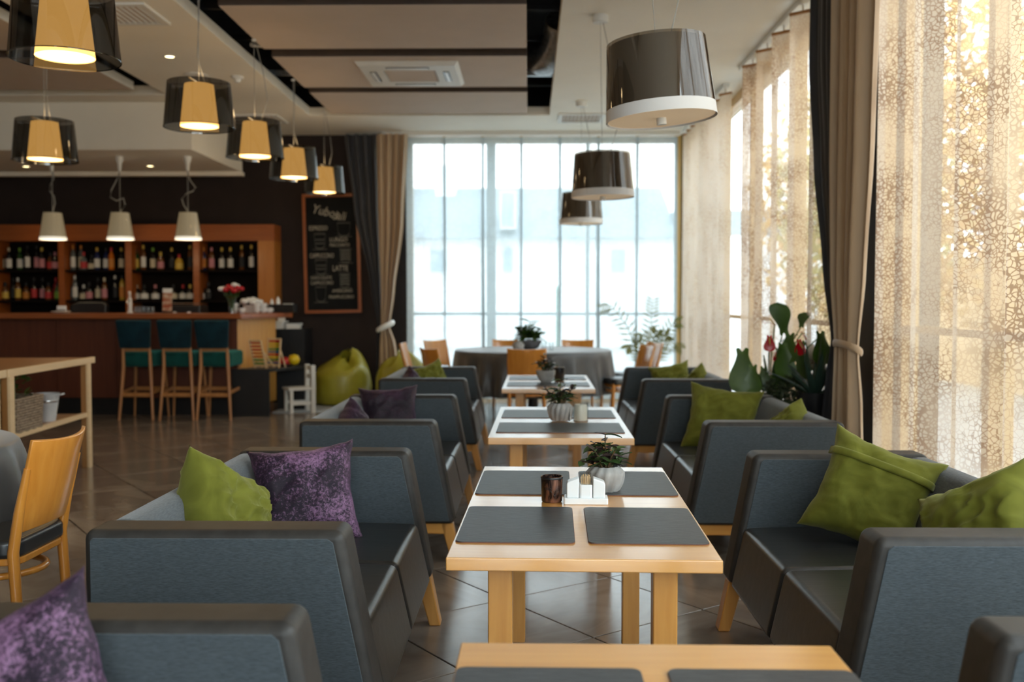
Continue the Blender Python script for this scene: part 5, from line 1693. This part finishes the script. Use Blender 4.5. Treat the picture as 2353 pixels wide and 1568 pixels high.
for k, (x, z, wd, dp, hg, mt, lab) in enumerate(bx0):
    t = thing('game_box', lab, 'box', (x, 12.80, z), R((-8, 4, -5, 12)[k]), 'game boxes on the cabinet')
    obj('carton', MB().box(-wd / 2, -dp, 0, wd / 2, dp, hg * .62), M[mt], t)
    obj('lid', MB().box(-wd / 2 - .003, -dp - .003, hg * .62, wd / 2 + .003, dp + .003, hg), M['black'] if k == 2 else M[mt], t)

# two bead frames and a toy on the play table
BC = [('r', (0.55, 0.01, 0.01)), ('o', (0.65, 0.14, 0.01)), ('y', (0.70, 0.50, 0.01)), ('g', (0.03, 0.25, 0.05)), ('b', (0.01, 0.13, 0.28))]
for n_, c in BC:
    M['bead_' + n_] = pmat('bead_' + n_, c, rough=0.3)


def bead_frame(label, loc, rz, lean, order):
    t = thing('bead_frame', label, 'toy', loc, rz, 'wooden bead frames')
    c, s = math.cos(lean), math.sin(lean)
    def P(x, d, h):
        return (x, d * c + h * s, h * c - d * s)
    for sx in (-.075, .075):
        obj('side_post', MB().bar(P(sx, 0, 0), P(sx, 0, .34), .014, .016), M['pinewood'], t)
        obj('prop_leg', MB().bar(P(sx * 1.1, 0, .20), (sx * 1.1, .13 * (1 if lean < 0 else 1) + .02, 0), .012, .014), M['pinewood'], t)
    obj('top_rail', MB().bar(P(-.082, 0, .335), P(.082, 0, .335), .016, .016), M['pinewood'], t)
    obj('bottom_rail', MB().bar(P(-.082, 0, .03), P(.082, 0, .03), .016, .016), M['pinewood'], t)
    for k, b in enumerate(order):
        z = .06 + k * .25 / max(1, len(order) - 1)
        obj('bead_row', MB().tube([P(-.066, 0, z)] + [P(-.066 + .132 * q / 20, 0, z) for q in range(1, 20)] + [P(.066, 0, z)], [.012 if q % 2 == 0 else .007 for q in range(21)], 8), M['bead_' + b], t, smooth=80)


p = at(630, 838, y=11.45)
bead_frame('wooden bead frame with rainbow rows standing right on the play table', (p.x + .0, 11.40, .54), R(-12), R(8), 'bgyrbgyyr')
p = at(598, 840, y=11.30)
bead_frame('wooden bead frame tilted behind its twin on the play table', (p.x, 11.32, .54), R(-20), R(-18), 'ggoorrr')
p = at(668, 815, y=11.75)
ty = thing('toy_clown', 'yellow and red soft toy lying on the play table', 'toy', (p.x - .02, 11.75, .545))
obj('head', MB().lathe([(.001, 0), (.05, .02), (.07, .07), (.05, .12), (.001, .135)], 16, (.06, 0, 0)), M['bead_y'], ty, smooth=60)
obj('body', MB().lathe([(.001, .01), (.045, .02), (.055, .06), (.04, .09), (.001, .10)], 14, (-.05, 0, 0), 1.4, 1), M['bead_r'], ty, smooth=60)
obj('arm', MB().tube([(-.08, 0, .05), (-.14, -.02, .04), (-.17, -.03, .03)], [.03, .025, .02], 8), M['bead_o'], ty, smooth=60)
rt = thing('red_toy', 'small red toy on the floor by the tall black cabinet', 'toy', (at(698, 900, y=12.62).x, 12.62, .0))
obj('stick', MB().tube([(0, 0, 0), (.005, 0, .25), (.01, 0, .40)], [.012, .010, .008], 8), M['bead_r'], rt, smooth=60)
obj('flag', MB().box(.0, -.006, .30, .09, .006, .40), M['bead_r'], rt, bevel=.003, seg=1)


# bean bags
def bean_bag(label, loc, r, h, rz, seed):
    t = thing('bean_bag', label, 'bean bag', loc, rz, 'lime bean bags')
    def fn(i, j):
        a = i * 2 * PI
        zz = j
        if zz < .05:
            rr, hz = r * .832 * zz / .05, 0.0
        else:
            q = (zz - .05) / .95
            rr = r * max(.02, math.sqrt(max(0, 1 - ((q - .36) / .65) ** 2)))
            hz = h * q
        lean = .20 * r * zz * zz
        k_ = min(1, zz * 2)
        fold = 1 + k_ * (.03 * math.sin(a * 6 + 6 * zz + seed) + .09 * noise.noise(Vector((math.cos(a) * 1.3, math.sin(a) * 1.3, zz * 2 + seed))))
        dz = -.16 * h * k_ * max(0, zz - .5) * (1 + math.cos(a - 4.4)) + .16 * h * noise.noise(Vector((math.cos(a) * 1.6, math.sin(a) * 1.6, seed + zz * 3))) * zz * zz
        return (rr * fold * math.cos(a) + lean, rr * fold * math.sin(a), max(0.0, hz + dz))
    obj('bag', MB().grid(fn, 40, 26), M['bean'], t, smooth=80, fixn=True)
    obj('top_flap', MB().grid(lambda i, j: (.14 * r + (i - .5) * .5 * r, -.10 * r + j * .32 * r + .05 * r * math.sin(i * 6), h * .86 + .14 * h * math.sin(i * PI) * (1 - j) - .04 * h * j), 10, 4), M['bean'], t, smooth=80, fixn=False)
    pp = [(r * .985 * math.cos(a) + .02, r * .985 * math.sin(a), h * .33 + .01 * math.sin(3 * a)) for a in [k / 40 * 2 * PI for k in range(41)]]
    obj('seam', MB().tube(pp, .005, 5), M['bean'], t)


bean_bag('lime green bean bag slumped on the rug below the chalkboard', (-2.37, 12.50, .012), .375, .68, R(20), 1.0)
bean_bag('second lime green bean bag behind the farthest left sofa', (-1.58, 12.30, .012), .32, .70, R(-80), 4.0)

# ================================================================ plants by the right pier
ps = thing('plant_stand', 'low dark plant stand behind the second right sofa', 'stand', (1.70, 6.85, 0))
obj('top', MB().box(-.17, -.62, .40, .20, .45, .44), M['black'], ps)
for sx in (-.14, .17):
    for sy in (-.58, .41):
        obj('leg', MB().box(sx - .02, sy - .02, 0, sx + .02, sy + .02, .40), M['black'], ps)
ag = at(1872, 945, y=6.55)
PZ = .44
pot_me = MB().lathe([(.001, .004), (.075, 0), (.095, .02), (.115, .25), (.118, .27), (.108, .27), (.10, .25), (.001, .245)], 28)
t = thing('agave_plant', 'spiky blue green succulent in a black pot by the tied drapes', 'potted plant', (ag.x, 6.55, PZ))
obj('pot', pot_me, M['darkglaze'], t, smooth=True)
obj('soil', MB().lathe([(.10, .246), (.001, .256)], 20), M['soil'], t)
rnd = random.Random(14)
for k in range(16):
    a = k * 2.4
    L = rnd.uniform(.30, .46)
    el = rnd.uniform(.45, 1.35) if k > 4 else rnd.uniform(1.2, 1.45)
    d = Vector((math.cos(a) * math.cos(el), math.sin(a) * math.cos(el), math.sin(el)))
    base = Vector((.02 * math.cos(a), .02 * math.sin(a), .25))
    pts, rr = [], []
    for q in range(7):
        f = q / 6
        pts.append(base + d * L * f + Vector((0, 0, -.10 * L * f * f * math.cos(el) * 2)))
        rr.append(.022 * (1 - f) ** .6 * (0.75 + .6 * math.sin(PI * min(1, f * 1.2))) + .001)
    obj('leaf', MB().tube(pts, rr, 6, .45), M['agave'], t, smooth=80)


def heart(name, L, W, mat):
    mb = MB()
    def fn(i, j):
        a = (i - .5) * 2
        w_ = W / 2 * (math.sin(PI * (1 - j) ** .62)) ** .75 if 0 < j < 1 else .0
        y = L * j - (.20 * L * (1 - abs(abs(a) - .62)) * max(0, .30 - j) / .30)
        return (a * max(w_, W * .22 * (1 - j) if j < .15 else 0), y, -.16 * L * j * j + .05 * W * a * a)
    mb.grid(fn, 8, 10)
    o = make_mesh(name, mb, mat, smooth=80, fixn=False)
    return o


hl = heart('leaf', .21, .15, M['leaf'])
sp = heart('spathe', .085, .07, M['red'])
an = thing('anthurium', 'tall anthurium with red flowers and heart shaped leaves behind the sofa', 'potted plant', (1.66, 6.92, PZ))
obj('pot', MB().lathe([(.001, .004), (.075, 0), (.11, .16), (.10, .16), (.001, .15)], 28), M['darkglaze'], an, smooth=True)
ao = Vector(an.location)


def stalk_to(u, v, y, base=(0, 0, .15)):
    q = at(u, v, y=y) - ao
    b = Vector(base)
    mid = b.lerp(q, .55) + Vector((0, 0, .06))
    obj('stalk', MB().tube([b, mid, q], [.006, .005, .004], 6), M['leaf'], an, smooth=True)
    return q


for (u, v, y, rx, rz, sc_) in ((1706, 815, 6.70, -1.15, R(175), 1.30), (1730, 848, 6.65, -1.25, R(160), .85), (1755, 825, 6.85, -1.3, R(250), .75), (1800, 760, 6.9, 1.2, R(10), 1.05), (1788, 805, 6.95, -1.0, R(200), .70),
                               (1828, 772, 6.85, -.3, R(80), .60), (1842, 748, 6.85, 1.0, R(-30), .55), (1885, 772, 6.7, -1.25, R(190), .95), (1848, 790, 6.95, -1.0, R(120), .70), (1815, 830, 6.9, -1.2, R(180), .9), (1775, 870, 6.8, -1.2, R(220), .7), (1845, 850, 6.95, -1.1, R(170), .8), (1815, 775, 6.8, -1.0, R(150), .95), (1800, 800, 6.75, -1.2, R(185), 1.0), (1832, 810, 6.85, -1.1, R(215), .95), (1862, 800, 6.9, -1.1, R(165), .8), (1790, 840, 6.8, -1.2, R(195), .9), (1755, 850, 6.85, -1.2, R(170), .7)):
    q = stalk_to(u, v, y)
    link('leaf', hl, an, q, (rx, 0, rz), [sc_] * 3)
for (u, v, y, rx, rz, sc_) in ((1780, 746, 6.80, .3, R(90), .9), (1768, 776, 6.75, -1.2, R(170), 1.15), (1836, 785, 6.75, -1.2, R(190), 1.15), (1843, 765, 6.8, -.9, R(240), .7), (1785, 812, 6.85, -1.2, R(150), .7)):
    q = stalk_to(u, v, y)
    f_ = link('spathe', sp, an, q, (rx, 0, rz), [sc_] * 3)
    obj('spadix', MB().tube([(0, 0, 0), (0, .02, .012), (0, .055, .035)], [.004, .005, .003], 6), M['spadix'], f_, smooth=True)
fb = thing('fern', 'dark feathery bush between the anthurium and the agave', 'potted plant', (at(1800, 900, y=6.75).x, 6.68, PZ))
obj('pot', MB().lathe([(.001, .004), (.08, 0), (.10, .13), (.09, .13), (.001, .12)], 24), M['darkglaze'], fb, smooth=True)
mb = MB()
for k in range(1500):
    v = Vector((random.gauss(0, 1), random.gauss(0, 1), abs(random.gauss(0, 1)) * .9)).normalized() * random.random() ** .45
    c = Vector((v.x * .22, v.y * .20, .13 + v.z * .24))
    a = Vector((random.gauss(0, 1), random.gauss(0, 1), random.gauss(0, .6))).normalized() * .022
    b = a.orthogonal().normalized() * .006
    mb.add([c - a, c - b, c + a, c + b], [(0, 1, 2, 3)])
obj('foliage', mb, M['bush'], fb, fixn=False)['kind'] = 'stuff'

# pale palm between the sheer and the end window
pp_ = at(1510, 860, y=12.80)
pm = thing('palm', 'pale arching palm standing against the bright end window', 'potted plant', (1.50, 12.66, 0))
obj('pot', MB().lathe([(.001, .004), (.12, 0), (.15, .28), (.14, .28), (.001, .26)], 24), M['stonepot'], pm, smooth=True)
po = Vector(pm.location)


def frond(tips, n=13, ll=.20, wl=.022):
    pts = [Vector(p) for p in tips]
    fr_ = obj('frond', MB().tube(pts, [.010 * (1 - .8 * i / (len(pts) - 1)) for i in range(len(pts))], 5), M['palm'], pm, smooth=True)
    mb = MB()
    for k in range(n):
        f = .30 + .70 * k / (n - 1)
        s_ = f * (len(pts) - 1)
        i = min(int(s_), len(pts) - 2)
        c = pts[i].lerp(pts[i + 1], s_ - i)
        d = (pts[i + 1] - pts[i]).normalized()
        sd = d.cross(Vector((0, 1, 0.2))).normalized()
        for sg in (-1, 1):
            e = c + (sd * sg * .75 + d * .6 + Vector((0, 0, -.25))).normalized() * ll * (1 - .45 * f)
            m_ = c.lerp(e, .5)
            nn = d * wl / 2
            mb.add([c - nn * .4, c + nn * .4, m_ + nn, e, m_ - nn], [(0, 1, 2, 3, 4)])
    obj('leaflets', mb, M['palm'], fr_, fixn=False)


for (u, v, bend) in ((1385, 708, .18), (1440, 800, .10), (1500, 690, .0), (1560, 740, .10), (1535, 770, .06), (1470, 770, .10), (1565, 800, .12), (1510, 760, .03)):
    e = at(u, v, y=12.62) - po
    b = Vector((0, 0, .26))
    m1 = b.lerp(e, .45) + Vector((0, 0, bend + .12))
    m2 = b.lerp(e, .8) + Vector((0, 0, bend + .04))
    frond([b, b.lerp(m1, .5) + Vector((0, 0, .05)), m1, m2, e])
print('part5 ok')
